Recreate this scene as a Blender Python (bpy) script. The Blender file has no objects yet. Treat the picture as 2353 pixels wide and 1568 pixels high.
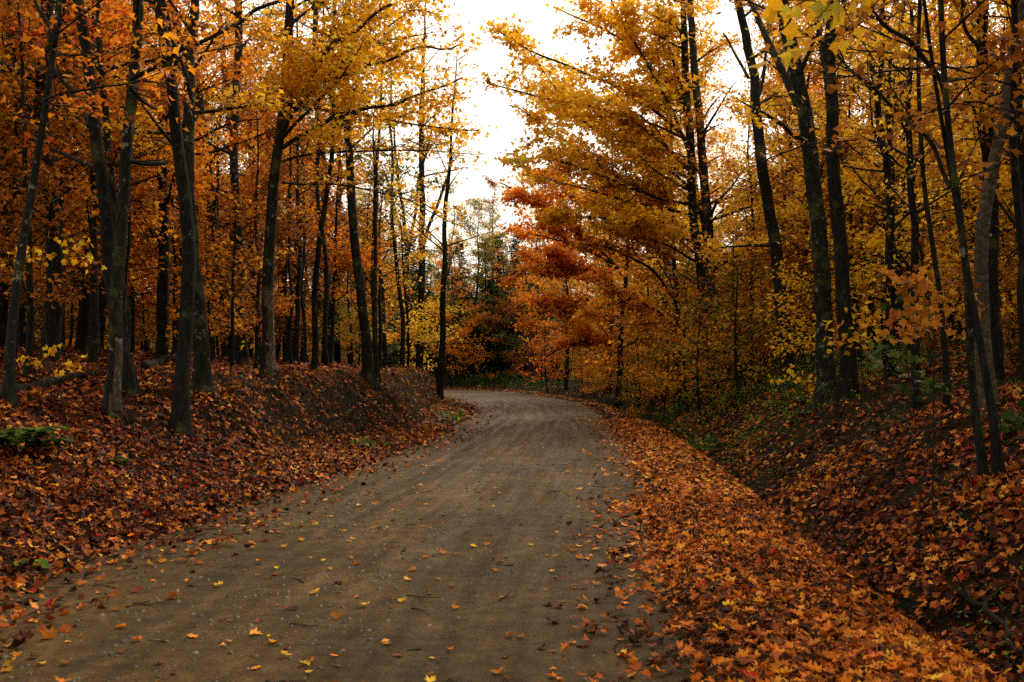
import bpy, math, random
import numpy as np
from mathutils import Vector, Euler

# ------------------------------------------------------------------ camera, world, sun, exposure
SC = bpy.context.scene
COL = SC.collection
CAM_H = 1.6
PITCH = math.atan(61.0 / 2288.0)
cam_d = bpy.data.cameras.new("camera")
cam = bpy.data.objects.new("camera", cam_d)
COL.objects.link(cam)
cam.location = (0, 0, CAM_H)
cam.rotation_euler = (math.pi / 2 + PITCH, 0, 0)
cam_d.sensor_width = 36.0
cam_d.lens = 35.0
cam_d.clip_end = 2000.0
cam_d.dof.use_dof = True
cam_d.dof.focus_distance = 17.0
cam_d.dof.aperture_fstop = 3.5
SC.camera = cam

SUN_EL, SUN_AZ = math.radians(44), math.radians(32)      # azimuth from +Y towards +X
world = bpy.data.worlds.new("World")
SC.world = world
world.use_nodes = True
wn, wl = world.node_tree.nodes, world.node_tree.links
wn.clear()
sky = wn.new("ShaderNodeTexSky")
sky.sky_type = 'NISHITA'
sky.sun_disc = False
sky.sun_elevation = SUN_EL
sky.sun_rotation = SUN_AZ
sky.air_density = 1.0
sky.dust_density = 4.0
hs = wn.new("ShaderNodeHueSaturation")
hs.inputs["Saturation"].default_value = 0.3
over = wn.new("ShaderNodeMix")
over.data_type = 'RGBA'
over.inputs[0].default_value = 0.6
over.inputs[7].default_value = (11.0, 9.7, 7.4, 1)          # the flat bright cloud layer
bg = wn.new("ShaderNodeBackground")
bg.inputs["Strength"].default_value = 0.13
wo = wn.new("ShaderNodeOutputWorld")
wl.new(sky.outputs[0], hs.inputs["Color"])
wl.new(hs.outputs[0], over.inputs[6])
wl.new(over.outputs[2], bg.inputs[0])
wl.new(bg.outputs[0], wo.inputs[0])

sun_d = bpy.data.lights.new("sun", 'SUN')
sun_d.energy = 2.2
sun_d.angle = math.radians(18)
sun_d.color = (1.0, 0.84, 0.60)
sun = bpy.data.objects.new("sun", sun_d)
COL.objects.link(sun)
_sd = Vector((math.sin(SUN_AZ) * math.cos(SUN_EL), math.cos(SUN_AZ) * math.cos(SUN_EL), math.sin(SUN_EL)))
sun.rotation_euler = _sd.to_track_quat('Z', 'Y').to_euler()

SC.view_settings.view_transform = 'Standard'
SC.view_settings.look = 'None'
SC.view_settings.gamma = 1.0
SC.view_settings.use_curve_mapping = False
SC.view_settings.exposure = 0.68
SC.render.engine = 'CYCLES'
SC.cycles.max_bounces = 7
SC.cycles.diffuse_bounces = 4
SC.cycles.transmission_bounces = 4
SC.cycles.glossy_bounces = 2
SC.cycles.use_denoising = False
SC.cycles.denoiser = 'OPENIMAGEDENOISE'

# ------------------------------------------------------------------ pixel maths (pixels of the 2353 x 1568 view of the photo)
FPX = 2353 * 35.0 / 36.0
def ray(px, py):
    x, y = (px - 1176.5) / FPX, (784 - py) / FPX
    c, s = math.cos(PITCH), math.sin(PITCH)
    return np.array([x, c - y * s, s + y * c])
def W(px, py, Y):
    d = ray(px, py)
    return np.array([0, 0, CAM_H]) + d * (Y / d[1])

# ------------------------------------------------------------------ noise and terrain
_tab = np.random.RandomState(7).rand(256, 256)
def vnoise(x, y):
    x = np.asarray(x, float); y = np.asarray(y, float)
    xi = np.floor(x).astype(int); yi = np.floor(y).astype(int)
    fx = x - xi; fy = y - yi
    fx = fx * fx * (3 - 2 * fx); fy = fy * fy * (3 - 2 * fy)
    a = _tab[xi & 255, yi & 255]; b = _tab[(xi + 1) & 255, yi & 255]
    c = _tab[xi & 255, (yi + 1) & 255]; d = _tab[(xi + 1) & 255, (yi + 1) & 255]
    return (a * (1 - fx) + b * fx) * (1 - fy) + (c * (1 - fx) + d * fx) * fy
def fbm(x, y, o=3):
    s = 0; a = 0.5
    for k in range(o):
        s = s + a * vnoise(x * 2 ** k + 17 * k, y * 2 ** k + 31 * k); a *= 0.5
    return s
def sm(a, b, x):
    t = np.clip((x - a) / (b - a), 0, 1)
    return t * t * (3 - 2 * t)

ROAD = np.array([  # x, y, half width
    (-2.2, -30, 2.5), (-1.95, -12, 2.45), (-1.75, -3, 2.4), (-1.35, 4, 2.33), (-1.12, 8, 2.35), (-.78, 11, 2.3),
    (-.3, 15, 2.15), (.4, 23, 2.05), (.85, 33, 2.0), (.85, 41, 2.2), (.1, 48, 2.6), (-1.3, 57, 2.9), (-3.4, 66, 2.9),
    (-7.8, 73, 2.7), (-14.5, 77, 2.5), (-26, 79.5, 2.5), (-60, 82, 2.5), (-160, 90, 2.5)])
def _spline(P, n):
    out = []
    for i in range(len(P) - 1):
        p0 = P[max(i - 1, 0)]; p1 = P[i]; p2 = P[i + 1]; p3 = P[min(i + 2, len(P) - 1)]
        L = np.linalg.norm(p2[:2] - p1[:2]); m = max(2, int(L / n))
        t = np.linspace(0, 1, m, endpoint=False)[:, None]
        out.append(p1 + (p2 - p1) * t * t * (3 - 2 * t) * 0 + 0.5 * ((-p0 + p2) * t + (2 * p0 - 5 * p1 + 4 * p2 - p3) * t * t + (-p0 + 3 * p1 - 3 * p2 + p3) * t ** 3))
    return np.vstack(out + [P[-1:]])
# centripetal-ish smoothing: resample linearly and blur, which stays well behaved for uneven spacing
_seg = np.concatenate([[0], np.cumsum(np.linalg.norm(np.diff(ROAD[:, :2], axis=0), axis=1))])
_t = np.arange(0, _seg[-1], 0.6)
RC = np.stack([np.interp(_t, _seg, ROAD[:, k]) for k in range(3)], 1)
for _ in range(14):
    RC[1:-1] = 0.25 * RC[:-2] + 0.5 * RC[1:-1] + 0.25 * RC[2:]
RT = np.gradient(RC[:, :2], axis=0); RT /= np.linalg.norm(RT, axis=1)[:, None]
RN = np.stack([RT[:, 1], -RT[:, 0]], 1)                      # points right of travel

def road_off(x, y):
    """signed distance outside the road edge on each side: (s_left, s_right, lateral)"""
    x = np.atleast_1d(np.asarray(x, float)).ravel(); y = np.atleast_1d(np.asarray(y, float)).ravel()
    lat = np.empty_like(x); hw = np.empty_like(x)
    for a in range(0, len(x), 20000):
        b = slice(a, a + 20000)
        dx = x[b, None] - RC[None, :, 0]; dy = y[b, None] - RC[None, :, 1]
        i = np.argmin(dx * dx + dy * dy, axis=1)
        r = np.arange(len(i))
        ex, ey = dx[r, i], dy[r, i]
        side = np.sign(ex * RN[i, 0] + ey * RN[i, 1])
        al = ex * RT[i, 0] + ey * RT[i, 1]
        d = np.sqrt(np.maximum(ex * ex + ey * ey - np.clip(al, -.35, .35) ** 2, 0))
        lat[b] = side * d; hw[b] = RC[i, 2]
    return -lat - hw, lat - hw, lat, hw

def H(x, y):
    shp = np.shape(x)
    x = np.atleast_1d(np.asarray(x, float)).ravel(); y = np.atleast_1d(np.asarray(y, float)).ravel()
    sl, sr, lat, hw = road_off(x, y)
    wob = (fbm(x * .35, y * .35) - .45) * 1.1
    # left side: gentle leafy slope near, cut bank from 15 m on
    near = np.interp(sl, [0, .25, 1.0, 2.0, 3.2, 6, 12, 30], [0, .03, .30, .78, 1.2, 1.5, 1.95, 2.6])
    slw = sl + wob * .5
    cut = np.interp(slw, [0, .4, 1.35, 1.7, 2.05, 2.7, 6, 12, 30], [0, .03, .2, .75, 1.25, 1.42, 1.7, 2.1, 2.6])
    k = sm(13.5, 17.5, y)
    zl = near * (1 - k) + cut * k
    kf = sm(56, 66, y)
    zl = zl * (1 - kf) + np.interp(sl, [0, 3, 12, 30], [0, .3, 1.2, 1.8]) * kf
    # right side: verge, ditch, bank
    a = np.interp(sr, [0, .3, 1.35, 1.68, 1.88, 2.9, 4.3, 6.5, 11, 30], [0, .05, -.05, -.33, -.24, .45, 1.2, 1.65, 2.3, 3.4])
    b = np.interp(sr, [0, .3, 1.0, 1.6, 2.0, 3.2, 5, 9, 30], [0, .04, -.02, -.26, -.2, .35, .75, 1.2, 2.2])
    kr = sm(31, 46, y)
    zr = a * (1 - kr) + b * kr
    kr2 = sm(55, 70, y)
    zr = zr * (1 - kr2) + np.interp(sr, [0, 2, 8, 40, 120], [0, .1, .4, 1.6, 5]) * kr2
    z = np.where(sl > 0, zl, np.where(sr > 0, zr, -.03))
    off = np.maximum(sl, sr)
    amp = sm(.1, 2.5, off)
    face = sm(.9, 1.3, slw) * (1 - sm(2.4, 3.2, slw)) * k * (1 - kf)
    z = z + face * ((fbm(x * 1.9 + 3, y * 1.9) - .43) * .55 + (fbm(x * 6, y * 6 + 7) - .43) * .22)
    z = z + amp * ((fbm(x * .9, y * .9) - .43) * .34 + (fbm(x * 3.1 + 9, y * 3.1) - .43) * .12) + sm(10, 60, off) * (fbm(x * .03, y * .03) - .4) * 6
    r_ = np.sqrt(x * x + y * y)
    z = z + sm(75, 170, r_) * 9 * sm(4, 30, off)
    return z.reshape(shp)

def ground_hit(px, py, y0=3.0, y1=120.0):
    d = ray(px, py)
    ys = np.arange(y0, y1, .12)
    P = np.array([0, 0, CAM_H])[None] + d[None] * (ys / d[1])[:, None]
    below = np.nonzero(P[:, 2] < H(P[:, 0], P[:, 1]))[0]
    i = below[0] if len(below) else len(ys) - 1
    return P[i]

# ------------------------------------------------------------------ materials
def new_mat(name):
    m = bpy.data.materials.new(name); m.use_nodes = True
    nt = m.node_tree; nt.nodes.clear()
    out = nt.nodes.new("ShaderNodeOutputMaterial")
    return m, nt, out
def ramp(nt, stops, mode='LINEAR'):
    r = nt.nodes.new("ShaderNodeValToRGB"); e = r.color_ramp.elements
    r.color_ramp.interpolation = mode
    while len(e) < len(stops): e.new(0.5)
    for k, (p, c) in enumerate(stops):
        e[k].position = p; e[k].color = (*c, 1)
    return r
def noise(nt, vec, scale, detail=4, rough=.6):
    n = nt.nodes.new("ShaderNodeTexNoise")
    n.inputs["Scale"].default_value = scale; n.inputs["Detail"].default_value = detail; n.inputs["Roughness"].default_value = rough
    if vec is not None: nt.links.new(vec, n.inputs["Vector"])
    return n
def mixc(nt, fac, a, b, blend='MIX'):
    m = nt.nodes.new("ShaderNodeMix"); m.data_type = 'RGBA'; m.blend_type = blend
    for s, v in ((m.inputs[0], fac), (m.inputs[6], a), (m.inputs[7], b)):
        if isinstance(v, (int, float)): s.default_value = v
        elif isinstance(v, tuple): s.default_value = (*v, 1)
        else: nt.links.new(v, s)
    return m.outputs[2]
def mapping(nt, sx, sy, sz, kind="Object"):
    tc = nt.nodes.new("ShaderNodeTexCoord"); mp = nt.nodes.new("ShaderNodeMapping")
    mp.inputs["Scale"].default_value = (sx, sy, sz)
    nt.links.new(tc.outputs[kind], mp.inputs["Vector"])
    return mp.outputs[0], tc

def leaf_mat(name, stops, trans=.5, rough=.55):
    m, nt, out = new_mat(name)
    at = nt.nodes.new("ShaderNodeAttribute"); at.attribute_name = "tone"
    r = ramp(nt, stops)
    nt.links.new(at.outputs["Fac"], r.inputs[0])
    tc = nt.nodes.new("ShaderNodeTexCoord")
    n = noise(nt, tc.outputs["Object"], 55, 2)
    mr = nt.nodes.new("ShaderNodeMapRange"); mr.inputs[3].default_value = .65; mr.inputs[4].default_value = 1.3
    nt.links.new(n.outputs[0], mr.inputs[0])
    c = mixc(nt, 1.0, r.outputs[0], mr.outputs[0], 'MULTIPLY')
    p = nt.nodes.new("ShaderNodeBsdfPrincipled"); p.inputs["Roughness"].default_value = rough
    p.inputs["Specular IOR Level"].default_value = .1
    t = nt.nodes.new("ShaderNodeBsdfTranslucent")
    mx = nt.nodes.new("ShaderNodeMixShader"); mx.inputs[0].default_value = trans
    nt.links.new(c, p.inputs["Base Color"]); nt.links.new(c, t.inputs["Color"])
    nt.links.new(p.outputs[0], mx.inputs[1]); nt.links.new(t.outputs[0], mx.inputs[2]); nt.links.new(mx.outputs[0], out.inputs[0])
    return m
GOLD = leaf_mat("leaf_gold", [(0, (.28, .12, .008)), (.25, (.62, .30, .012)), (.6, (.86, .46, .018)), (.9, (.92, .60, .03)), (1, (.55, .48, .05))], .58)
AMBER = leaf_mat("leaf_amber", [(0, (.20, .06, .006)), (.3, (.50, .17, .01)), (.65, (.76, .30, .015)), (1, (.88, .44, .025))], .58)
ORANGE = leaf_mat("leaf_orange", [(0, (.22, .045, .006)), (.3, (.60, .17, .012)), (.7, (.84, .29, .018)), (1, (.90, .42, .03))], .58)
RED = leaf_mat("leaf_red", [(0, (.16, .02, .008)), (.35, (.48, .075, .015)), (.75, (.72, .15, .02)), (1, (.8, .26, .03))], .55)
RUSSET = leaf_mat("leaf_russet", [(0, (.07, .02, .006)), (.4, (.28, .085, .012)), (.8, (.46, .15, .02)), (1, (.6, .26, .03))], .5)
OLIVE = leaf_mat("leaf_olive", [(0, (.04, .05, .006)), (.4, (.18, .17, .012)), (.65, (.5, .33, .02)), (1, (.8, .42, .03))], .5)
GREEN = leaf_mat("leaf_green", [(0, (.012, .03, .006)), (.6, (.04, .085, .012)), (1, (.12, .16, .02))], .35)
LIME = leaf_mat("leaf_lime", [(0, (.05, .12, .015)), (.6, (.12, .24, .03)), (1, (.4, .42, .05))], .4)
YELLOW = leaf_mat("leaf_yellow", [(0, (.5, .25, .015)), (.5, (.85, .48, .02)), (1, (.9, .62, .05))], .58)
BROWNO = leaf_mat("leaf_browned_orange", [(0, (.2, .06, .01)), (.5, (.46, .16, .02)), (1, (.66, .3, .03))], .5)
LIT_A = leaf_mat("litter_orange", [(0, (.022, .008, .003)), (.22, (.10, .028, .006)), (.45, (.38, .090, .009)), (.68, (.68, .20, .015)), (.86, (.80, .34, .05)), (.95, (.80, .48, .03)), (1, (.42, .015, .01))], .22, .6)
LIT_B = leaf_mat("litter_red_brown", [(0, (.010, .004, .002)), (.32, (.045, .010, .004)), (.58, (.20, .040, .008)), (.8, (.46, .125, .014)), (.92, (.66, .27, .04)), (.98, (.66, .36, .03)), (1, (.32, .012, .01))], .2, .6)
NEEDLE = leaf_mat("needle_green", [(0, (.008, .016, .008)), (1, (.025, .05, .02))], .1, .7)

def bark_mat(name, base, light, lichen, moss=.25, stretch=(9, 9, 2.2)):
    m, nt, out = new_mat(name)
    v, tc = mapping(nt, *stretch)
    v2, _ = mapping(nt, 1, 1, 1)
    n1 = noise(nt, v, 2.6, 6, .7)
    c = ramp(nt, [(.32, tuple(x * .35 for x in base)), (.52, base), (.72, light)])
    nt.links.new(n1.outputs[0], c.inputs[0])
    n2 = noise(nt, v2, 5.5, 5, .75)
    th = ramp(nt, [(.66 - lichen * .2, (0, 0, 0)), (.70 - lichen * .18, (1, 1, 1))])
    nt.links.new(n2.outputs[0], th.inputs[0])
    c2 = mixc(nt, th.outputs[0], c.outputs[0], (.17, .165, .13))
    n3 = noise(nt, v2, 2.1, 4, .7)
    th3 = ramp(nt, [(.6 - moss * .2, (0, 0, 0)), (.72 - moss * .15, (1, 1, 1))])
    nt.links.new(n3.outputs[0], th3.inputs[0])
    c3 = mixc(nt, th3.outputs[0], c2, (.045, .055, .016))
    p = nt.nodes.new("ShaderNodeBsdfPrincipled"); p.inputs["Roughness"].default_value = .85; p.inputs["Specular IOR Level"].default_value = .12
    nt.links.new(c3, p.inputs["Base Color"])
    b = nt.nodes.new("ShaderNodeBump"); b.inputs["Strength"].default_value = .9; b.inputs["Distance"].default_value = .02
    nt.links.new(n1.outputs[0], b.inputs["Height"]); nt.links.new(b.outputs[0], p.inputs["Normal"])
    nt.links.new(p.outputs[0], out.inputs[0])
    return m
BARK = bark_mat("bark_dark", (.009, .008, .0065), (.022, .019, .015), .10)
BARKG = bark_mat("bark_grey_lichen", (.012, .011, .0085), (.034, .030, .023), .34, .35)
BARK_SUN = bark_mat("bark_painted_sun", (.06, .05, .034), (.17, .135, .092), .35, 0, (10, 10, 5))  # pale bark tone standing in for sunlight on two trunk feet
BIRCH = bark_mat("bark_birch", (.05, .040, .027), (.14, .112, .078), .2, 0, (5, 5, 8))
BRANCH = bark_mat("bark_branch", (.020, .017, .012), (.045, .04, .026), .15, .3)
PALEW = bark_mat("wood_bleached", (.25, .21, .16), (.42, .36, .28), .3, 0)

# ------------------------------------------------------------------ mesh helpers
def mk_mesh(name, V, F, mats, tone=None, smooth=False):
    V = np.ascontiguousarray(V, dtype=np.float32); F = np.ascontiguousarray(F, dtype=np.int32)
    k = F.shape[1]
    me = bpy.data.meshes.new(name)
    me.vertices.add(len(V)); me.vertices.foreach_set("co", V.ravel())
    me.loops.add(F.size); me.loops.foreach_set("vertex_index", F.ravel())
    me.polygons.add(len(F)); me.polygons.foreach_set("loop_start", np.arange(0, F.size, k, dtype=np.int32))
    try: me.polygons.foreach_set("loop_total", np.full(len(F), k, dtype=np.int32))
    except Exception: pass
    me.update(calc_edges=True)
    if smooth: me.polygons.foreach_set("use_smooth", np.ones(len(F), dtype=bool))
    if tone is not None:
        a = me.attributes.new("tone", 'FLOAT', 'FACE'); a.data.foreach_set("value", np.ascontiguousarray(tone, dtype=np.float32))
    for m in (mats if isinstance(mats, (list, tuple)) else [mats]): me.materials.append(m)
    return me
def link(name, data, parent=None, loc=None):
    o = bpy.data.objects.new(name, data); COL.objects.link(o)
    if parent is not None: o.parent = parent
    if loc is not None: o.location = loc
    return o
def tag(o, label=None, cat=None, group=None, kind=None):
    if label: o["label"] = label
    if cat: o["category"] = cat
    if group: o["group"] = group
    if kind: o["kind"] = kind
    return o

class Tubes:
    def __init__(s): s.V = []; s.F = []; s.n = 0
    def add(s, P, R, sides=5, rough=0.0, rng=None, flare=0.0, cap=True):
        P = np.asarray(P, float); R = np.asarray(R, float); n = len(P)
        T = np.gradient(P, axis=0); T /= np.linalg.norm(T, axis=1)[:, None] + 1e-9
        ref = np.array([1.0, 0, 0]) if abs(T[0, 0]) < .8 else np.array([0, 1.0, 0])
        A = np.cross(T, ref); A /= np.linalg.norm(A, axis=1)[:, None] + 1e-9
        B = np.cross(T, A)
        th = np.linspace(0, 2 * math.pi, sides, endpoint=False)
        rr = R[:, None] * np.ones(sides)[None]
        if rough and rng is not None:
            q = rng.rand(n, sides); q = (q + np.roll(q, 1, 1)) / 2
            rr = rr * (1 + rough * (q - .5) * 2)
        if flare:
            ph = rng.rand() * 6; z = np.linspace(0, 1, n)
            fl = np.exp(-np.linalg.norm(P - P[0], axis=1) / .28)
            rr = rr * (1 + flare * fl[:, None] * (1 + .55 * np.sin(th[None] * 4 + ph) + .3 * np.sin(th[None] * 3 + ph * 2)))
        V = P[:, None, :] + rr[..., None] * (np.cos(th)[None, :, None] * A[:, None, :] + np.sin(th)[None, :, None] * B[:, None, :])
        i = np.arange(n - 1)[:, None] * sides; j = np.arange(sides)[None]; j2 = (j + 1) % sides
        F = np.stack([i + j, i + j2, i + sides + j2, i + sides + j], -1).reshape(-1, 4) + s.n
        s.V.append(V.reshape(-1, 3)); s.F.append(F); s.n += n * sides
    def mesh(s, name, mat):
        return mk_mesh(name, np.vstack(s.V), np.vstack(s.F), mat, smooth=True)
    @property
    def empty(s): return s.n == 0

# leaf outlines, base at the origin, tip at y = 1
MAPLE = np.array([(0, 0), (.2, -.04), (.44, .02), (.32, .2), (.6, .46), (.36, .48), (.2, .5), (.24, .74), (.1, .74), (0, 1.02)])
MAPLE = np.vstack([MAPLE, (MAPLE[1:-1] * [-1, 1])[::-1]])
_n = len(MAPLE)
LV0 = np.vstack([MAPLE, [(0, .36)]])
LF0 = np.array([(_n, i, (i + 1) % _n) for i in range(_n)])
LV1 = np.array([(0, 0), (.52, .3), (.2, .5), (0, 1), (-.2, .5), (-.52, .3)])
LF1 = np.array([(0, 1, 2), (0, 2, 3), (0, 3, 4), (0, 4, 5)])
LV2 = np.array([(0, 0), (.26, .45), (0, 1), (-.26, .45)])
LF2 = np.array([(0, 1, 2), (0, 2, 3)])
LV3 = np.array([(0, 0), (.22, .3), (.24, .6), (0, 1.05), (-.24, .6), (-.22, .3), (0, .5)])
LF3 = np.array([(6, i, (i + 1) % 6) for i in range(6)])
LODS = {3: (LV3, LF3), 0: (LV0, LF0), 1: (LV1, LF1), 2: (LV2, LF2)}

def leaves_arrays(P, D, N, S, lod, rng, curl=.25):
    """P base points, D blade directions, N normals, S sizes -> verts, faces, repeat count per leaf"""
    LV, LF = LODS[lod]
    D = D / (np.linalg.norm(D, axis=1)[:, None] + 1e-9)
    X = np.cross(D, N); X /= np.linalg.norm(X, axis=1)[:, None] + 1e-9
    N = np.cross(X, D)
    m = len(P)
    c1 = rng.uniform(-curl, curl * 1.4, m); c2 = rng.uniform(-curl, curl * 1.6, m); asp = rng.uniform(.8, 1.15, m)
    x = LV[None, :, 0] * asp[:, None]; y = np.repeat(LV[None, :, 1], m, 0)
    z = c1[:, None] * np.abs(x) * 1.3 + c2[:, None] * (y - .4) ** 2 * 1.2
    if lod == 0: z = z + rng.uniform(-.5, .5, (m, len(LV))) * curl * .35
    V = P[:, None] + S[:, None, None] * (x[..., None] * X[:, None] + (y[..., None]) * D[:, None] + z[..., None] * N[:, None])
    F = LF[None] + (np.arange(m) * len(LV))[:, None, None]
    return V.reshape(-1, 3), F.reshape(-1, 3), len(LF)
def leaves_mesh(name, P, D, N, S, tone, lod, rng, mat, curl=.25):
    V, F, k = leaves_arrays(P, D, N, S, lod, rng, curl)
    return mk_mesh(name, V, F, mat, tone=np.repeat(tone, k))

# ------------------------------------------------------------------ growing branches
def unit(v): return v / (np.linalg.norm(v) + 1e-9)
def walk(rng, p, d, L, seg, wander, up, flat):
    n = max(3, int(L / seg) + 1); pts = [np.array(p, float)]; d = unit(np.array(d, float)); st = L / (n - 1)
    for i in range(n - 1):
        d = unit(d + rng.normal(0, wander, 3) + np.array([0, 0, up]) - np.array([0, 0, d[2] * flat]))
        pts.append(pts[-1] + d * st)
    return np.array(pts)
class Growth:
    def __init__(s, rng, mult=1.0): s.mult = mult; s.rng = rng; s.wood = Tubes(); s.limbs = []; s.sep = False; s.sites = []; s.dirs = []; s.twig_r = .006
    def limb(s, pts, r0, r1, leafy=1.0, sub_step=.32, sub_len=.55, sides=6, twigs=True, start=.18, sub_ang=.9, thick=.35, extra=0.0):
        rng = s.rng; pts = np.asarray(pts, float)
        wood = Tubes() if s.sep else s.wood
        if s.sep: s.limbs.append(wood)
        L = np.linalg.norm(np.diff(pts, axis=0), axis=1).sum()
        n = len(pts); R = np.linspace(1, 0, n) ** .8 * (r0 - r1) + r1
        wood.add(pts, R, sides)
        cum = np.concatenate([[0], np.cumsum(np.linalg.norm(np.diff(pts, axis=0), axis=1))])
        u = start * L; side = 1
        while u < L:
            q = np.array([np.interp(u, cum, pts[:, k]) for k in range(3)])
            q2 = np.array([np.interp(min(u + .1, L), cum, pts[:, k]) for k in range(3)]); q1 = np.array([np.interp(max(u - .1, 0), cum, pts[:, k]) for k in range(3)])
            t = unit(q2 - q1)
            lat = np.cross(t, [0, 0, 1.0])
            lat = unit(lat) if np.linalg.norm(lat) > .2 else unit(np.array([rng.normal(), rng.normal(), 0]))
            sa = sub_ang + rng.normal(0, .28)
            d = t * math.cos(sa) + lat * side * math.sin(sa) + np.array([0, 0, rng.uniform(-.35, .6)])
            f = 1 - u / L
            sl = (L * f * sub_len + .35) * rng.uniform(.35, 1.4)
            sp = walk(rng, q, d, sl, .28, .13, .02, .06)
            wood.add(sp, np.linspace(max(.006, r0 * .35 * (f * .7 + .3)), .0035, len(sp)), 4)
            lf_ = leafy * min(3.2, rng.gamma(.9, 1.15)) * (rng.rand() > .15)
            s.leafs(sp, lf_, thick)
            if twigs:
                for k in range(1, len(sp) - 1):
                    dd = unit(sp[k + 1] - sp[k]); lt = unit(np.cross(dd, [0, 0, 1.0]) + 1e-6) * rng.choice([-1, 1])
                    tp = walk(rng, sp[k], dd * .6 + lt * .8 + np.array([0, 0, rng.uniform(-.1, .3)]), rng.uniform(.25, .6) * (0.5 + sl * .3), .2, .15, 0, .05)
                    wood.add(tp, np.linspace(.006, .003, len(tp)), 3)
                    s.leafs(tp, lf_, thick)
            side = -side if rng.rand() < .85 else side
            u += sub_step * rng.uniform(.6, 1.4)
        s.leafs(pts[-3:], leafy, thick)
    def leafs(s, sp, leafy, thick):
        rng = s.rng
        for k in range(1, len(sp)):
            m = rng.poisson(leafy * s.mult)
            if m <= 0: continue
            t = rng.rand(m)[:, None]
            p = sp[k - 1] * (1 - t) + sp[k] * t + rng.normal(0, 1, (m, 3)) * np.array([.09, .09, .055]) * (thick / .35)
            s.sites.append(p)
            d = unit(sp[k] - sp[k - 1])
            s.dirs.append(np.repeat(d[None], m, 0))
    def leaf_data(s, size, droop=.45):
        rng = s.rng
        if not s.sites: return None
        P = np.vstack(s.sites); D0 = np.vstack(s.dirs); m = len(P)
        D = D0 * .5 + rng.normal(0, .55, (m, 3)) + np.array([0, 0, -droop])
        N = np.array([0, 0, 1.0]) + rng.normal(0, .42, (m, 3)) + D0 * .35
        S = size * rng.uniform(.55, 1.25, m)
        # tone: clumps plus individual scatter
        c = fbm(P[:, 0] * 1.3 + P[:, 2], P[:, 1] * 1.3 + P[:, 2] * 1.7)
        tone = np.clip((c - .43) * 1.5 + .5 + rng.normal(0, .2, m), 0, 1)
        return P, D, N, S, tone

def trunk_wood(P, R, rng, sides=14, flare=.7):
    # resample the stem finely so that bark is uneven
    cum = np.concatenate([[0], np.cumsum(np.linalg.norm(np.diff(P, axis=0), axis=1))])
    t = np.concatenate([np.arange(0, min(1.2, cum[-1]), .12), np.arange(min(1.2, cum[-1]), cum[-1], .35), [cum[-1]]])
    for _ in range(1):
        Q = np.stack([np.interp(t, cum, P[:, k]) for k in range(3)], 1)
    q = Q.copy()
    for _ in range(3): q[1:-1] = .25 * q[:-2] + .5 * q[1:-1] + .25 * q[2:]
    q += np.stack([(fbm(t * .9, t * 0 + rng.rand() * 99) - .43), (fbm(t * .9, t * 0 + rng.rand() * 99) - .43), t * 0], 1) * R[0] * .9
    RR = np.interp(t, cum, R)
    tb = Tubes(); tb.add(q, RR, sides, .07, rng, flare)
    return tb, q, RR

# ------------------------------------------------------------------ terrain mesh
def axis_coords(a, b, step, lim, g=1.09):
    mid = list(np.arange(a, b, step)); up = [b]; s = step
    while up[-1] < lim[1]: s *= g; up.append(up[-1] + s)
    dn = [a]; s = step
    while dn[-1] > lim[0]: s *= g; dn.append(dn[-1] - s)
    return np.array(dn[::-1][:-1] + mid + up)
gx = axis_coords(-9, 8.5, .12, (-260, 260)); gy = axis_coords(3.5, 30, .13, (-60, 420), 1.06)
GX, GY = np.meshgrid(gx, gy)
GZ = H(GX, GY)
V = np.stack([GX.ravel(), GY.ravel(), GZ.ravel()], 1)
nx, ny = len(gx), len(gy)
i = (np.arange(ny - 1)[:, None] * nx + np.arange(nx - 1)[None]).ravel()
F = np.stack([i, i + 1, i + 1 + nx, i + nx], 1)
m, nt, out = new_mat("forest_floor")
v, tc = mapping(nt, 1, 1, 1)
n1 = noise(nt, v, 22, 8, .75); n2 = noise(nt, v, .9, 4, .6); n4 = noise(nt, v, 7, 5, .7)
c = ramp(nt, [(.3, (.004, .003, .002)), (.5, (.015, .010, .006)), (.62, (.045, .020, .008)), (.75, (.11, .040, .011))])
nt.links.new(n1.outputs[0], c.inputs[0])
ms = ramp(nt, [(.5, (0, 0, 0)), (.62, (1, 1, 1))]); nt.links.new(n2.outputs[0], ms.inputs[0])
c2 = mixc(nt, ms.outputs[0], c.outputs[0], (.010, .015, .005))
gt = ramp(nt, [(.45, (0, 0, 0)), (.6, (1, 1, 1))]); nt.links.new(n4.outputs[0], gt.inputs[0])
c3 = mixc(nt, gt.outputs[0], c2, c.outputs[0])
p = nt.nodes.new("ShaderNodeBsdfPrincipled"); p.inputs["Roughness"].default_value = .95; p.inputs["Specular IOR Level"].default_value = .04
b = nt.nodes.new("ShaderNodeBump"); b.inputs["Strength"].default_value = 1; b.inputs["Distance"].default_value = .05
nt.links.new(n1.outputs[0], b.inputs["Height"]); nt.links.new(b.outputs[0], p.inputs["Normal"])
nt.links.new(c3, p.inputs["Base Color"]); nt.links.new(p.outputs[0], out.inputs[0])
ground = link("ground", mk_mesh("ground", V, F, m, smooth=True))
tag(ground, "brown forest floor of soil and moss rising in banks on both sides of the road", kind="structure")

# road strip, slightly crowned with two shallow wheel ruts
ri = np.nonzero(RC[:, 1] > -29)[0]
us = np.linspace(-1, 1, 47)
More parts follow.
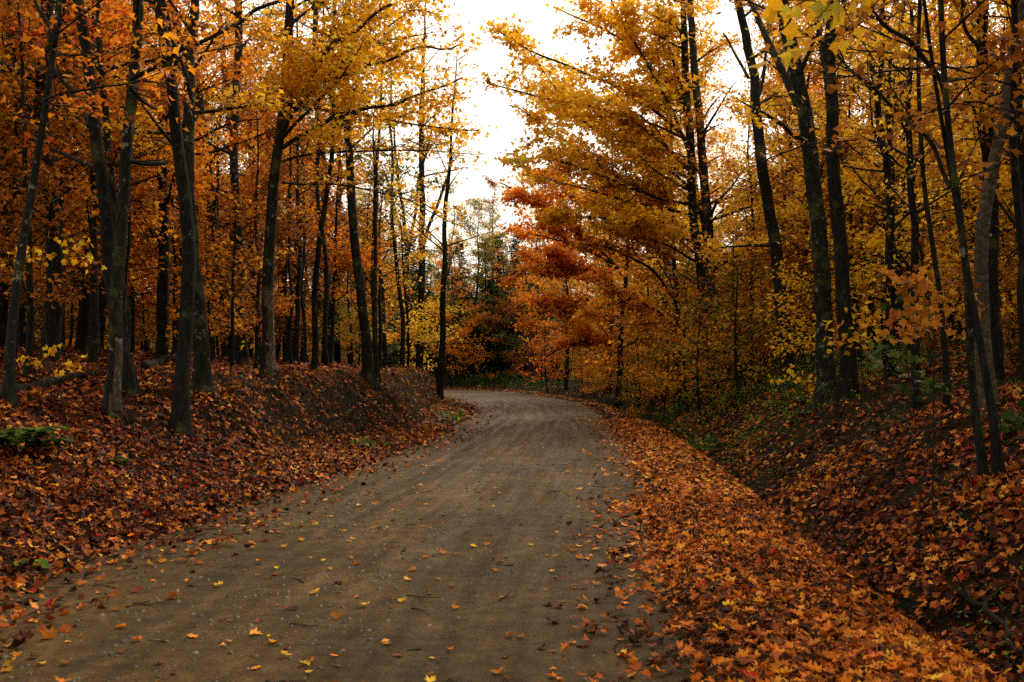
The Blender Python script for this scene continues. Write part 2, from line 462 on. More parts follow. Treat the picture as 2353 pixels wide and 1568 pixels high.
# denser along the road near the camera
idx = np.concatenate([np.arange(0, 110, .25), np.arange(110, len(RC) - 1, .8)])
rc = np.stack([np.interp(idx, np.arange(len(RC)), RC[:, k]) for k in range(3)], 1)
rn = np.stack([np.interp(idx, np.arange(len(RC)), RN[:, k]) for k in range(2)], 1)
w = rc[:, 2:3] * 1.03 + (fbm(rc[:, 1:2] * .8, rc[:, 1:2] * 0 + 3) - .43) * .25
RX = rc[:, 0:1] + rn[:, 0:1] * us[None] * (w + .12); RY = rc[:, 1:2] + rn[:, 1:2] * us[None] * (w + .12)
lat = us[None] * w
RZ = .03 * (1 - us[None] ** 2) - .014 * np.exp(-((lat - .75) / .22) ** 2) - .014 * np.exp(-((lat + .85) / .22) ** 2) + (fbm(RX * 1.1, RY * 1.1) - .43) * .014 + (fbm(RX * 7, RY * 7) - .43) * .012
RZ = RZ - .06 * sm(.96, 1.0, np.abs(us))[None] + .006
V = np.stack([RX.ravel(), RY.ravel(), RZ.ravel()], 1)
nu = len(us); i = (np.arange(len(rc) - 1)[:, None] * nu + np.arange(nu - 1)[None]).ravel()
F = np.stack([i, i + 1, i + 1 + nu, i + nu], 1)
m, nt, out = new_mat("dirt_road")
at = nt.nodes.new("ShaderNodeAttribute"); at.attribute_name = "track"      # across / along coordinates in metres
v, tc = mapping(nt, 1, 1, 1)
big = noise(nt, v, .55, 4, .6); mid = noise(nt, v, 5, 6, .7); fine = noise(nt, v, 90, 3, .7)
mp = nt.nodes.new("ShaderNodeMapping"); mp.inputs["Scale"].default_value = (5.0, .22, 1)
nt.links.new(at.outputs["Vector"], mp.inputs["Vector"])
strk = noise(nt, mp.outputs[0], 1.0, 5, .65)
grit = noise(nt, v, 26, 6, .8)
c = ramp(nt, [(.33, (.032, .0192, .0058)), (.5, (.060, .0370, .0108)), (.68, (.095, .0600, .0185))])
nt.links.new(mid.outputs[0], c.inputs[0])
r2 = ramp(nt, [(.35, (.80, .79, .78)), (.6, (1.10, 1.10, 1.08))]); nt.links.new(strk.outputs[0], r2.inputs[0])
c1 = mixc(nt, .8, c.outputs[0], r2.outputs[0], 'MULTIPLY')
r3 = ramp(nt, [(.35, (.62, .61, .60)), (.65, (1.25, 1.22, 1.17))]); nt.links.new(big.outputs[0], r3.inputs[0])
c2 = mixc(nt, .9, c1, r3.outputs[0], 'MULTIPLY')
r4 = ramp(nt, [(.32, (.35, .34, .33)), (.47, (.95, .95, .95)), (.62, (1.2, 1.15, 1.05)), (.70, (2.0, 1.8, 1.4))]); nt.links.new(fine.outputs[0], r4.inputs[0])
c25 = mixc(nt, .75, c2, r4.outputs[0], 'MULTIPLY')
r5 = ramp(nt, [(.34, (.40, .39, .38)), (.48, (.95, .95, .95)), (.66, (1.35, 1.3, 1.2))]); nt.links.new(grit.outputs[0], r5.inputs[0])
c27 = mixc(nt, .85, c25, r5.outputs[0], 'MULTIPLY')
# wheel tracks: packed smoother bands with thin dark tread lines
sx = nt.nodes.new("ShaderNodeSeparateXYZ"); nt.links.new(at.outputs["Vector"], sx.inputs[0])
trk = ramp(nt, [(.0, (.75, .74, .73)), (.10, (1, 1, 1)), (.27, (1.0, 1, 1)), (.30, (.68, .67, .66)), (.325, (1.12, 1.12, 1.12)), (.35, (.70, .70, .69)), (.38, (1.15, 1.14, 1.12)), (.50, (1.22, 1.2, 1.17)),
  (.585, (1.0, 1, 1)), (.61, (.66, .65, .64)), (.635, (1.08, 1.08, 1.07)), (.66, (.70, .70, .69)), (.69, (1.0, 1, 1)), (.9, (.92, .92, .92)), (1, (.6, .59, .58))])
mr = nt.nodes.new("ShaderNodeMapRange"); mr.inputs[1].default_value = -2.35; mr.inputs[2].default_value = 2.35
wob = noise(nt, v, .5, 3, .6)
ad = nt.nodes.new("ShaderNodeMath"); ad.operation = 'MULTIPLY_ADD'; ad.inputs[1].default_value = .55; nt.links.new(wob.outputs[0], ad.inputs[0]); nt.links.new(sx.outputs[0], ad.inputs[2])
sb = nt.nodes.new("ShaderNodeMath"); sb.operation = 'SUBTRACT'; sb.inputs[1].default_value = .27; nt.links.new(ad.outputs[0], sb.inputs[0])
nt.links.new(sb.outputs[0], mr.inputs[0]); nt.links.new(mr.outputs[0], trk.inputs[0])
c3 = mixc(nt, .8, c27, trk.outputs[0], 'MULTIPLY')
p = nt.nodes.new("ShaderNodeBsdfPrincipled"); p.inputs["Specular IOR Level"].default_value = .11
rr = nt.nodes.new("ShaderNodeMapRange"); rr.inputs[1].default_value = .35; rr.inputs[2].default_value = .65; rr.inputs[3].default_value = .8; rr.inputs[4].default_value = .5
nt.links.new(strk.outputs[0], rr.inputs[0]); nt.links.new(rr.outputs[0], p.inputs["Roughness"])
# tyre tread: fine cross ribs inside the wheel tracks
b = nt.nodes.new("ShaderNodeBump"); b.inputs["Strength"].default_value = .9; b.inputs["Distance"].default_value = .02
b2 = nt.nodes.new("ShaderNodeBump"); b2.inputs["Strength"].default_value = .8; b2.inputs["Distance"].default_value = .03
nt.links.new(grit.outputs[0], b.inputs["Height"]); nt.links.new(strk.outputs[0], b2.inputs["Height"]); nt.links.new(b.outputs[0], b2.inputs["Normal"])
nt.links.new(b2.outputs[0], p.inputs["Normal"])
nt.links.new(c3, p.inputs["Base Color"]); nt.links.new(p.outputs[0], out.inputs[0])
me = mk_mesh("dirt_road", V, F, m, smooth=True)
a = me.attributes.new("track", 'FLOAT_VECTOR', 'POINT')
tv = np.zeros((len(V), 3), np.float32); tv[:, 0] = (np.ones((len(rc), 1)) * lat).ravel(); tv[:, 1] = np.repeat(idx * .6, nu)
a.data.foreach_set("vector", tv.ravel())
road = link("road", me)
tag(road, "damp brown dirt road curving away to the left between the woods", kind="structure")
def RZ_at(x, y):
    sl, sr, lt, hw = road_off(x, y)
    u = lt / hw
    return .03 * (1 - u ** 2) - .014 * np.exp(-((lt - .75) / .22) ** 2) - .014 * np.exp(-((lt + .85) / .22) ** 2) + (fbm(x * 1.1, y * 1.1) - .43) * .014 + (fbm(x * 7, y * 7) - .43) * .012 + .006
def surf(x, y):
    h = H(x, y); sl, sr, lt, hw = road_off(x, y)
    return np.where((sl < 0) & (sr < 0), np.maximum(h, RZ_at(x, y)), h)
def surf_n(x, y, e=.06):
    h = H(x, y)
    n = np.stack([-(H(x + e, y) - h) / e, -(H(x, y + e) - h) / e, np.ones_like(h)], 1)
    return n / np.linalg.norm(n, axis=1)[:, None]

# ------------------------------------------------------------------ leaf litter
rs = np.random.RandomState(11)
def frustum(x, y, m=1.2): return np.abs(x) < .56 * y + m
def scatter(n, x0, x1, y0, y1):
    return rs.uniform(x0, x1, n), rs.uniform(y0, y1, n)
def litter(name, x, y, mat, lod, size, tone_shift, tilt, label, lift=.035, zf=None):
    n = len(x)
    z = surf(x, y) if zf is None else zf(x, y)
    N = surf_n(x, y)
    P = np.stack([x, y, z], 1) + N * rs.uniform(.0, lift, n)[:, None]
    N2 = N + rs.normal(0, tilt, (n, 3))
    a = rs.uniform(0, 2 * math.pi, n); D = np.stack([np.cos(a), np.sin(a), 0 * a], 1)
    N2 = N2 / np.linalg.norm(N2, axis=1)[:, None]
    D = D - N2 * (D * N2).sum(1)[:, None]
    S = size * rs.uniform(.6, 1.25, n)
    c = fbm(x * .9, y * .9)
    tone = np.clip(rs.beta(1.1, 1.35, n) * .98 + (c - .43) * .6 + tone_shift, 0, .985)
    tone[rs.rand(n) < .010] = 1.0
    P = P - D * S[:, None] * .4 + N * (.01)
    ov = rs.rand(n) < (.3 if lod < 2 else .0)
    V1, F1, k1 = leaves_arrays(P[~ov], D[~ov], N2[~ov], S[~ov], lod, rs, .48)
    V2, F2, k2 = leaves_arrays(P[ov], D[ov], N2[ov], S[ov] * rs.uniform(.6, 1.1, ov.sum()), 3 if lod < 2 else 2, rs, .5)
    me = mk_mesh(name, np.vstack([V1, V2]), np.vstack([F1, F2 + len(V1)]), mat, tone=np.concatenate([np.repeat(tone[~ov], k1), np.repeat(tone[ov] * .85, k2)]))
    return tag(link(name, me), label, kind="stuff")

# left bank and left verge
def region(n, y0, y1, dens, side, s0, s1):
    hwid = .56 * y1 + 1.5
    x, y = scatter(n, -hwid, hwid, y0, y1)
    ok = frustum(x, y); x, y = x[ok], y[ok]
    sl, sr, lt, hw = road_off(x, y)
    s = sl if side < 0 else sr
    ok = (s > s0) & (s < s1) & (rs.rand(len(x)) < dens(s, x, y))
    return x[ok], y[ok]
def dL(s, x, y):
    d = (sm(-.25, .5, s) + .10 * sm(-1.3, -.2, s)) * (1 - .45 * sm(3, 7, s))
    patch = sm(.36, .50, fbm(x * .8 + 5, y * .8))
    face = sm(1.0, 1.5, s) * (1 - sm(2.4, 3.2, s)) * sm(14, 17, y) * (1 - sm(60, 64, y))
    return d * (.35 + .65 * patch) * (1 - .62 * face)
def dR(s, x, y):
    s = s + (fbm(x * 1.3 + 8, y * 1.3) - .43) * 1.0 * sm(.5, 1.2, s)
    verge = (sm(-.25, .25, s) + .10 * sm(-1.0, -.1, s)) * (1 - sm(1.4, 1.62, s))
    bank = sm(1.85, 2.2, s) * .95 * (.3 + .7 * sm(.36, .5, fbm(x * .9, y * .9 + 40))) * (1 - .3 * sm(5, 9, s))
    return np.maximum(verge, bank) + .42 * ((s > 1.2) & (s < 2.4))
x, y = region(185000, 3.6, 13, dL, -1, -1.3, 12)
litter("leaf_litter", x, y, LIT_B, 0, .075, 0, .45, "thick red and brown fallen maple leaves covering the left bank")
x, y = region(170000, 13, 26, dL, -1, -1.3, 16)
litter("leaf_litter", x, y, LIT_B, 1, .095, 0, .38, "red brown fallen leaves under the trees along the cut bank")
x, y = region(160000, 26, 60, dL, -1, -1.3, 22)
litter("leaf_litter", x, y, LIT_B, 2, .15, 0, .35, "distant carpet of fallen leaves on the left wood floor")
x, y = region(210000, 3.2, 12, dR, 1, -1.0, 1.75)
litter("leaf_litter", x, y, LIT_A, 0, .070, -.07, .34, "deep orange and tan maple leaves heaped along the right verge", .04)
x, y = region(150000, 12, 30, dR, 1, -1.0, 1.75)
litter("leaf_litter", x, y, LIT_A, 1, .085, .0, .32, "orange leaf band along the far part of the right verge", .04)
x, y = region(60000, 30, 82, dR, 1, -1.0, 1.9)
litter("leaf_litter", x, y, LIT_A, 2, .14, .08, .3, "thin orange line of leaves on the outside of the road bend")
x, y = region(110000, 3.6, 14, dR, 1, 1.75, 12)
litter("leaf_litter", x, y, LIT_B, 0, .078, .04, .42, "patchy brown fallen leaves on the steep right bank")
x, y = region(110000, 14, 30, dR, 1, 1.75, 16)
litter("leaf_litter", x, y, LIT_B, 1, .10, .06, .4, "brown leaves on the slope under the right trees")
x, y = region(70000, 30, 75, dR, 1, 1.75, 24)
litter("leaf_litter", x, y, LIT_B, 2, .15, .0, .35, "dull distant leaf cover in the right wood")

# single leaves: variants, then 300 lying on the road
LEAFMESH = []
_r = np.random.RandomState(3)
for k in range(14):
    z = np.array([[0., 0, 0]]); dd = np.array([[0, 1., 0]]); nn = np.array([[0, 0, 1.]])
    me = leaves_mesh("single_leaf", z - dd * .4, dd, nn, np.array([1.]), np.array([k / 13. * .95]), 0, _r, YELLOW, .35)
    LEAFMESH.append(me)
def put_leaf(name, p, rot, size, mat, parent=None, k=None):
    o = link(name, LEAFMESH[k if k is not None else rs.randint(14)], parent)
    o.material_slots[0].link = 'OBJECT'; o.material_slots[0].material = mat
    o.location = p; o.rotation_euler = rot; o.scale = (size,) * 3
    return o
ROADLEAF = [
    (YELLOW, "yellow maple leaf", "yellow maple leaves strewn on the road"),
    (LIT_A, "orange brown maple leaf", "orange brown maple leaves strewn on the road"),
    (AMBER, "amber maple leaf", "amber maple leaves strewn on the road"),
    (RUSSET, "dark russet leaf", "russet leaves strewn on the road")]
cnt = 0; tries = 0
while cnt < 300 and tries < 20000:
    tries += 1
    yy = 4.6 + 17 * rs.rand() ** 1.35; xx = rs.uniform(-.56 * yy - .1, .2 * yy + 1)
    sl, sr, lt, hw = (float(q[0]) for q in road_off(xx, yy))
    if sl > -.15 or sr > -.1 or not (abs(xx) < .53 * yy): continue
    if rs.rand() > .35 + .65 * math.exp(min(sl, 0) * 1.2) + .4 * math.exp(sr * 1.5): continue
    mat, lab, grp = ROADLEAF[rs.choice(4, p=[.08, .46, .2, .26])]
    size = rs.uniform(.04, .078)
    n = float(RZ_at(np.array([xx]), np.array([yy]))[0])
    o = put_leaf("fallen_leaf", (xx, yy, n + .012), (rs.normal(0, .16), rs.normal(0, .16), rs.uniform(0, 6.28)), size, mat)
    zone = "near the left edge of" if sl > -.9 else ("near the right edge of" if sr > -.9 else "out on")
    dist = "nearest the viewpoint" if yy < 7 else ("a few steps along" if yy < 11 else "before the bend")
    szw = "small" if size < .058 else "large"
    lab = f"{szw} {lab} {zone} the road, {dist}"
    tag(o, lab, "leaf", lab.replace(" leaf ", " leaves ")); cnt += 1
# a thin scatter of small far leaves and leaf crumbs on the road
x, y = scatter(60000, -6, 5, 4.5, 60)
sl, sr, lt, hw = road_off(x, y)
edge = np.maximum(sl, sr)
ok = (edge < .1) & (rs.rand(len(x)) < (.10 + .75 * np.exp(edge * 2.6)) * (.4 + .6 * sm(.35, .6, fbm(x * 1.1, y * .5)))) & ((y > 9) | (rs.rand(len(x)) < .5))
x, y = x[ok], y[ok]
litter("leaf_crumbs", x, y, LIT_A, 1, .042, .0, .15, "small leaf crumbs and distant leaves scattered over the road", .006, RZ_at)
# leaves that can be picked out at the near edge of the litter belong to the ground
for k in range(300):
    if k < 190:
        yy = rs.uniform(4.4, 7.5); sr_ = rs.uniform(.05, 1.3); i = np.argmin(np.abs(RC[:, 1] - yy)); xx = RC[i, 0] + RC[i, 2] + sr_; mat = [LIT_A, AMBER, RUSSET, RUSSET, LIT_A][rs.randint(5)]
    else:
        yy = rs.uniform(6.2, 11); i = np.argmin(np.abs(RC[:, 1] - yy)); xx = RC[i, 0] - RC[i, 2] - rs.uniform(.05, 1.6); mat = [LIT_B, AMBER, RUSSET, ORANGE][rs.randint(4)]
    xa, ya = np.array([xx]), np.array([yy])
    z = float(H(xa, ya)[0]); n = surf_n(xa, ya)[0]
    e = Vector(n + rs.normal(0, .22, 3)).to_track_quat('Z', 'Y').to_euler()
    o = put_leaf("leaf", (xx, yy, z + .05), (e.x, e.y, e.z + rs.uniform(0, 6)), rs.uniform(.06, .1), mat, ground)

# pebbles and grit pressed into the road
x, y = scatter(52000, -5, 4, 4.3, 22)
sl, sr, lt, hw = road_off(x, y); edge = np.maximum(sl, sr)
ok = (edge < .12) & (rs.rand(len(x)) < (.18 + .6 * sm(.45, .62, fbm(lt * 1.7 + 3, y * .35))) * (1 - .75 * sm(6, 18, y))) & frustum(x, y, .1)
x, y = x[ok], y[ok]; n = len(x)
cube = np.array([(-1, -1, -.6), (1, -1, -.6), (1, 1, -.6), (-1, 1, -.6), (-.6, -.7, .6), (.7, -.6, .6), (.6, .6, .6), (-.6, .6, .6)], float)
cf = np.array([(4, 5, 6, 7), (0, 1, 5, 4), (1, 2, 6, 5), (2, 3, 7, 6), (3, 0, 4, 7)])
a = rs.uniform(0, 6.28, n); s = .003 + .013 * rs.rand(n) ** 4
c_, s_ = np.cos(a), np.sin(a); q = cube[None] * (s[:, None, None] * rs.uniform(.6, 1.3, (n, 8, 1)))
VX = q[..., 0] * c_[:, None] - q[..., 1] * s_[:, None] + x[:, None]; VY = q[..., 0] * s_[:, None] + q[..., 1] * c_[:, None] + y[:, None]
VZ = q[..., 2] + (RZ_at(x, y) + s * .15)[:, None]
m, nt, out = new_mat("grit")
at = nt.nodes.new("ShaderNodeAttribute"); at.attribute_name = "tone"
r = ramp(nt, [(0, (.02, .018, .015)), (.6, (.06, .047, .032)), (1, (.13, .105, .072))]); nt.links.new(at.outputs["Fac"], r.inputs[0])
p = nt.nodes.new("ShaderNodeBsdfPrincipled"); p.inputs["Roughness"].default_value = .7
nt.links.new(r.outputs[0], p.inputs["Base Color"]); nt.links.new(p.outputs[0], out.inputs[0])
me = mk_mesh("gravel", np.stack([VX, VY, VZ], -1).reshape(-1, 3), (cf[None] + (np.arange(n) * 8)[:, None, None]).reshape(-1, 4), m, tone=np.repeat(rs.rand(n), 5))
tag(link("gravel", me), "small grit and pebbles pressed into the dirt road", kind="stuff")

# ------------------------------------------------------------------ trees
def finish_tree(root, g, trunk_tb, bark, branch_mat, leafm, size, lod, hide_limb=None, droop=.45, keep=None, parts_leaves=0):
    t = link("trunk", trunk_tb.mesh("trunk", bark), root)
    for w_ in g.limbs: link("branch", w_.mesh("branch", branch_mat), root)
    if not g.wood.empty: link("branches", g.wood.mesh("branches", branch_mat), root)["kind"] = "stuff"
    ld = g.leaf_data(size, droop)
    if ld is not None:
        P, D, N, S, tone = ld
        if keep is not None:
            k = keep(P); P, D, N, S, tone = P[k], D[k], N[k], S[k], tone[k]
        if parts_leaves:
            # the leaves that show largest are single parts
            order = np.argsort(P[:, 1] + root.location.y)
            sel = order[:parts_leaves]; rest = order[parts_leaves:]
            for j in sel:
                d = unit(D[j]); xx = unit(np.cross(d, N[j])); nn = np.cross(xx, d)
                from mathutils import Matrix
                M = Matrix(((xx[0], d[0], nn[0]), (xx[1], d[1], nn[1]), (xx[2], d[2], nn[2])))
                put_leaf("leaf", P[j], M.to_euler(), S[j], leafm, root)
            P, D, N, S, tone = P[rest], D[rest], N[rest], S[rest], tone[rest]
        if len(P):
            me = leaves_mesh("crown", P, D, N, S, tone, lod, g.rng, leafm)
            c = link("crown", me, root); c["kind"] = "stuff"
    return root

def auto_limbs(g, q, R, zmin, zmax, n, Lr, leafy, rng, az=None, az_spread=3.2, pitch=(.25, .9), base=None, rfrac=.38, thick=.35, top=True, sub_step=.4, flat=.05, twigs=True):
    z = q[:, 2]
    hs_ = np.sort(rng.uniform(zmin, zmax, n))
    for h in hs_:
        if h > z.max(): continue
        p = np.array([np.interp(h, z, q[:, k]) for k in range(3)]); r = float(np.interp(h, z, R))
        a = rng.uniform(0, 2 * math.pi) if az is None else az + rng.uniform(-az_spread, az_spread)
        f = (h - zmin) / max(zmax - zmin, .1)
        L = rng.uniform(*Lr) * (1 - .62 * max(0, f) ** 1.5)
        pt = rng.uniform(*pitch) + .25 * f
        d = np.array([math.cos(a) * math.cos(pt), math.sin(a) * math.cos(pt), math.sin(pt)])
        pts = walk(rng, p, d, L, .35, .09, .0, flat)
        g.limb(pts, min(max(.012, r * rfrac), .07), .006, leafy, sub_step=sub_step, thick=thick, twigs=twigs)
    if top:
        pts = q[-2:]; g.leafs(pts, leafy * 2, thick)

# --- prototypes for the forest
PROTO = {}
def make_proto(kind, seed, Ht, zc, r0, nl, Lr, leafy, size, lod=1, pitch=(.2, .9), lean=.03, sides=9, sub_step=.4, twigs=True, thick=.5):
    rng = np.random.RandomState(seed); n = 12
    t = np.linspace(0, 1, n); P = np.stack([np.cumsum(rng.normal(0, lean * Ht / n * 3, n)), np.cumsum(rng.normal(0, lean * Ht / n * 3, n)), t * Ht - .4], 1)
    P[:, :2] -= P[0, :2]; R = r0 * (1 - t) ** .75 + .012
    tb, q, RR = trunk_wood(P, R, rng, sides)
    g = Growth(rng)
    auto_limbs(g, q, RR, zc, Ht * .97, nl, Lr, leafy, rng, pitch=pitch, sub_step=sub_step, twigs=twigs, thick=thick)
    wood = g.wood.mesh("branches", BRANCH) if not g.wood.empty else None
    P_, D, N, S, tone = g.leaf_data(size)
    crown = leaves_mesh("crown", P_, D, N, S, tone, lod, rng, GOLD)
    PROTO.setdefault(kind, []).append((tb.mesh("trunk", BARK), wood, crown))
for s in range(4): make_proto("tall", 100 + s, 15.5 + s, 3.4, .15, 44, (2.2, 4.4), 4.8, .15, thick=.8)
for s in range(3): make_proto("mid", 200 + s, 9.5 + s * .8, 1.4, .085, 36, (1.6, 3.0), 4.4, .14, thick=.75)
for s in range(3): make_proto("under", 300 + s, 4.6 + s * .7, .5, .04, 24, (1.0, 2.2), 3.6, .12, pitch=(.0, .6), sub_step=.3, thick=.6)
for s in range(2): make_proto("sparse", 400 + s, 12 + s, 3, .12, 26, (1.4, 3.0), 1.2, .10)
for s in range(2): make_proto("pole", 500 + s, 13 + s, 5, .08, 20, (.9, 2.2), 3, .15, thick=.65)

def conifer_proto(seed, Ht):
    rng = np.random.RandomState(seed)
    t = np.linspace(0, 1, 10); P = np.stack([t * 0, t * 0, t * Ht - .3], 1); R = .16 * (1 - t) + .01
    tb, q, RR = trunk_wood(P, R, rng, 8)
    g = Growth(rng); Ps = []; Ds = []
    z = .9
    while z < Ht * .985:
        L = (Ht - z) * .24 + .12
        for k in range(7):
            a = rng.uniform(0, 6.28); d = np.array([math.cos(a), math.sin(a), rng.uniform(-.25, .15)])
            pts = walk(rng, np.array([0, 0, z + rng.uniform(-.1, .1)]), d, L * rng.uniform(.7, 1.1), .3, .05, .02, 0)
            g.wood.add(pts, np.linspace(.015, .004, len(pts)), 3)
            for j in range(1, len(pts)):
                m = 10; tt = rng.rand(m)[:, None]
                Ps.append(pts[j - 1] * (1 - tt) + pts[j] * tt)
                dd = unit(pts[j] - pts[j - 1]); lt = np.cross(dd, [0, 0, 1.])
                Ds.append(dd[None] * .7 + lt[None] * rng.choice([-1, 1], (m, 1)) * .8 + rng.normal(0, .15, (m, 3)) - np.array([0, 0, .25]))
        z += .26
    P_ = np.vstack(Ps); D = np.vstack(Ds); m = len(P_)
    V, F, k = leaves_arrays(P_, D, np.array([0, 0, 1.]) + rng.normal(0, .3, (m, 3)), rng.uniform(.14, .3, m), 2, rng)
    crown = mk_mesh("crown", V, F, NEEDLE, tone=np.repeat(rng.rand(m), k))
    PROTO.setdefault("conifer", []).append((tb.mesh("trunk", BARK), g.wood.mesh("branches", BRANCH), crown))
conifer_proto(601, 13); conifer_proto(602, 9)

heroes = []
COLNAME = {GOLD.name: "golden", AMBER.name: "amber", ORANGE.name: "orange", RED.name: "red", RUSSET.name: "russet", OLIVE.name: "olive", GREEN.name: "green", YELLOW.name: "lemon", NEEDLE.name: "dark green"}
KINDNAME = {"tall": ("maple_tree", "tall maple"), "mid": ("maple_tree", "mid-sized maple"), "under": ("maple_sapling", "low sapling"), "sparse": ("bare_tree", "half bare tree"), "pole": ("pole_tree", "slender tree"), "conifer": ("conifer_tree", "conifer")}
def plant(kind, x, y, mat, scale=1., rot=None, where="", label=None, var=None, bark=None, tilt=0, rng=random.Random(5), grp=True):
    ps = PROTO[kind]; tr, wd, cr = ps[var if var is not None else rng.randrange(len(ps))]
    z = float(H(np.array([x]), np.array([y]))[0])
    nm, kn = KINDNAME[kind]
    root = link(nm, None, None, (x, y, z))
    root.rotation_euler = (rng.gauss(0, .03), rng.gauss(0, .03) + tilt, rng.uniform(0, 6.28) if rot is None else rot)
    root.scale = (scale * rng.uniform(.9, 1.1), scale * rng.uniform(.9, 1.1), scale)
    c = COLNAME.get(mat.name, "autumn")
    if not label and y > 8 and heroes:
        u_ = x / y; hh = min(heroes, key=lambda o: abs(o.location.x / o.location.y - u_))
        where = where + ", beyond the " + hh["short"]
    lab = label or f"{c} {kn} {where}"
    tag(root, lab, "tree", None if label else f"{c} {kn}s {where}")
    o = link("trunk", tr, root)
    if bark: o.material_slots[0].link = 'OBJECT'; o.material_slots[0].material = bark
    if wd: link("branches", wd, root)["kind"] = "stuff"
    o = link("crown", cr, root); o["kind"] = "stuff"
    o.material_slots[0].link = 'OBJECT'; o.material_slots[0].material = mat
    return root

# --- hero trees, traced stem by stem
def hero(name, label, short, base, path, w0, w1, bark, leafm, seed, zmin=2.6, zmax=None, n=10, Lr=(1.2, 2.6), leafy=1.1, az=None, azs=3.2, size=.115, lod=1, Y=None, top=12.0, limbs=(), pitch=(.1, .8), sub_step=.38, parts_leaves=0, droop=.45, forks=()):
    rng = np.random.RandomState(seed)
    b = ground_hit(*base) if Y is None else None
    Y0 = b[1] if Y is None else Y
    pts = [W(px, py, Y0) for px, py in path]
    p0 = W(base[0], base[1], Y0)
    z0 = float(H(p0[:1], p0[1:2])[0]); p0[2] = z0 - .25
    P = [p0, np.array([p0[0], p0[1], z0 + .05])] + [p for p in pts if p[2] > z0 + .2]
    P = np.array(P)
    # uneven depth so that the stem bends in all directions
    dz = P[:, 2] - z0
    P[:, 1] += (fbm(dz * .35, dz * 0 + seed) - .43) * .9 * sm(0, 2, dz)
    top = max(top, P[-1, 2] - z0 + 3.0)
    if P[-1, 2] < z0 + top:
        d = unit(P[-1] - P[-2]); d = unit(d * np.array([.5, .5, 1])); k = (z0 + top - P[-1, 2]) / max(d[2], .4)
        P = np.vstack([P, P[-1] + d * k * .5, P[-1] + d * k])
    s = Y0 / FPX
    zz = P[:, 2] - z0; pathtop = max(q[2] for q in pts) - z0
    R = np.interp(zz, [0, pathtop, top], [w0 * s / 2, w1 * s / 2, .02])
    root = link(name, None, None, (p0[0], p0[1], z0))
    tag(root, label, "tree"); root["short"] = short
    off = np.array([p0[0], p0[1], z0])
    tb, q, RR = trunk_wood(P - off, R * .78, rng, 18, 1.2)
    if seed in (2, 8):     # sunlight painted as paler bark on the road-facing side of the foot
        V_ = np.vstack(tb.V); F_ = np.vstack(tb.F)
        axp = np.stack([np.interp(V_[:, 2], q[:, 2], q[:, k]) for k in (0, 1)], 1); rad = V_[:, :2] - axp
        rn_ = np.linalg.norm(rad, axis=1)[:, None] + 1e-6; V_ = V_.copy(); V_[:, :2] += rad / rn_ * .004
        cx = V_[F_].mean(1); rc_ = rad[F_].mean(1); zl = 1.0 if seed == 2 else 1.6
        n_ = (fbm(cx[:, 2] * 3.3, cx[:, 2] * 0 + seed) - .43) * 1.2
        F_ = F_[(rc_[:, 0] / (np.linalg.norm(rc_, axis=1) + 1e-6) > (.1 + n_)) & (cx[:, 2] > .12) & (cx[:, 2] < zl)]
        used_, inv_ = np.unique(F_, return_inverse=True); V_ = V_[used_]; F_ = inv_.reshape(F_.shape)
        link("painted_sun_patch", mk_mesh("painted_sun_patch", V_, F_, BARK_SUN, smooth=True), root)
    g = Growth(rng, 5.0); g.sep = True
    for f in forks:      # secondary stems: (pixel path, width0, width1, leafy)
        fp = np.array([W(px, py, Y0 + dy) for px, py, dy in f[0]]) - off
        t_ = np.linspace(0, 1, max(6, len(fp) * 3)); u_ = np.linspace(0, 1, len(fp))
        fp = np.stack([np.interp(t_, u_, fp[:, k]) for k in range(3)], 1)
        fp[1:-1] += rng.normal(0, .07 if f[3] > 1.4 else .03, fp[1:-1].shape) * [1, 2.5, 1]
        for _ in range(2): fp[1:-1] = .25 * fp[:-2] + .5 * fp[1:-1] + .25 * fp[2:]
        g.limb(fp, f[1] * s / 2 * .9, f[2] * s / 2 * .9, f[3] * 1.3, sub_step=.30, start=.12, sub_len=.5, sides=8, thick=.7, sub_ang=.75)
    auto_limbs(g, q, RR, zmin, zmax or top * .97, n, Lr, leafy, rng, az=az, az_spread=azs, pitch=pitch, sub_step=sub_step, thick=.55)
    return finish_tree(root, g, tb, bark, BRANCH, leafm, size, lod, droop=droop, parts_leaves=parts_leaves)

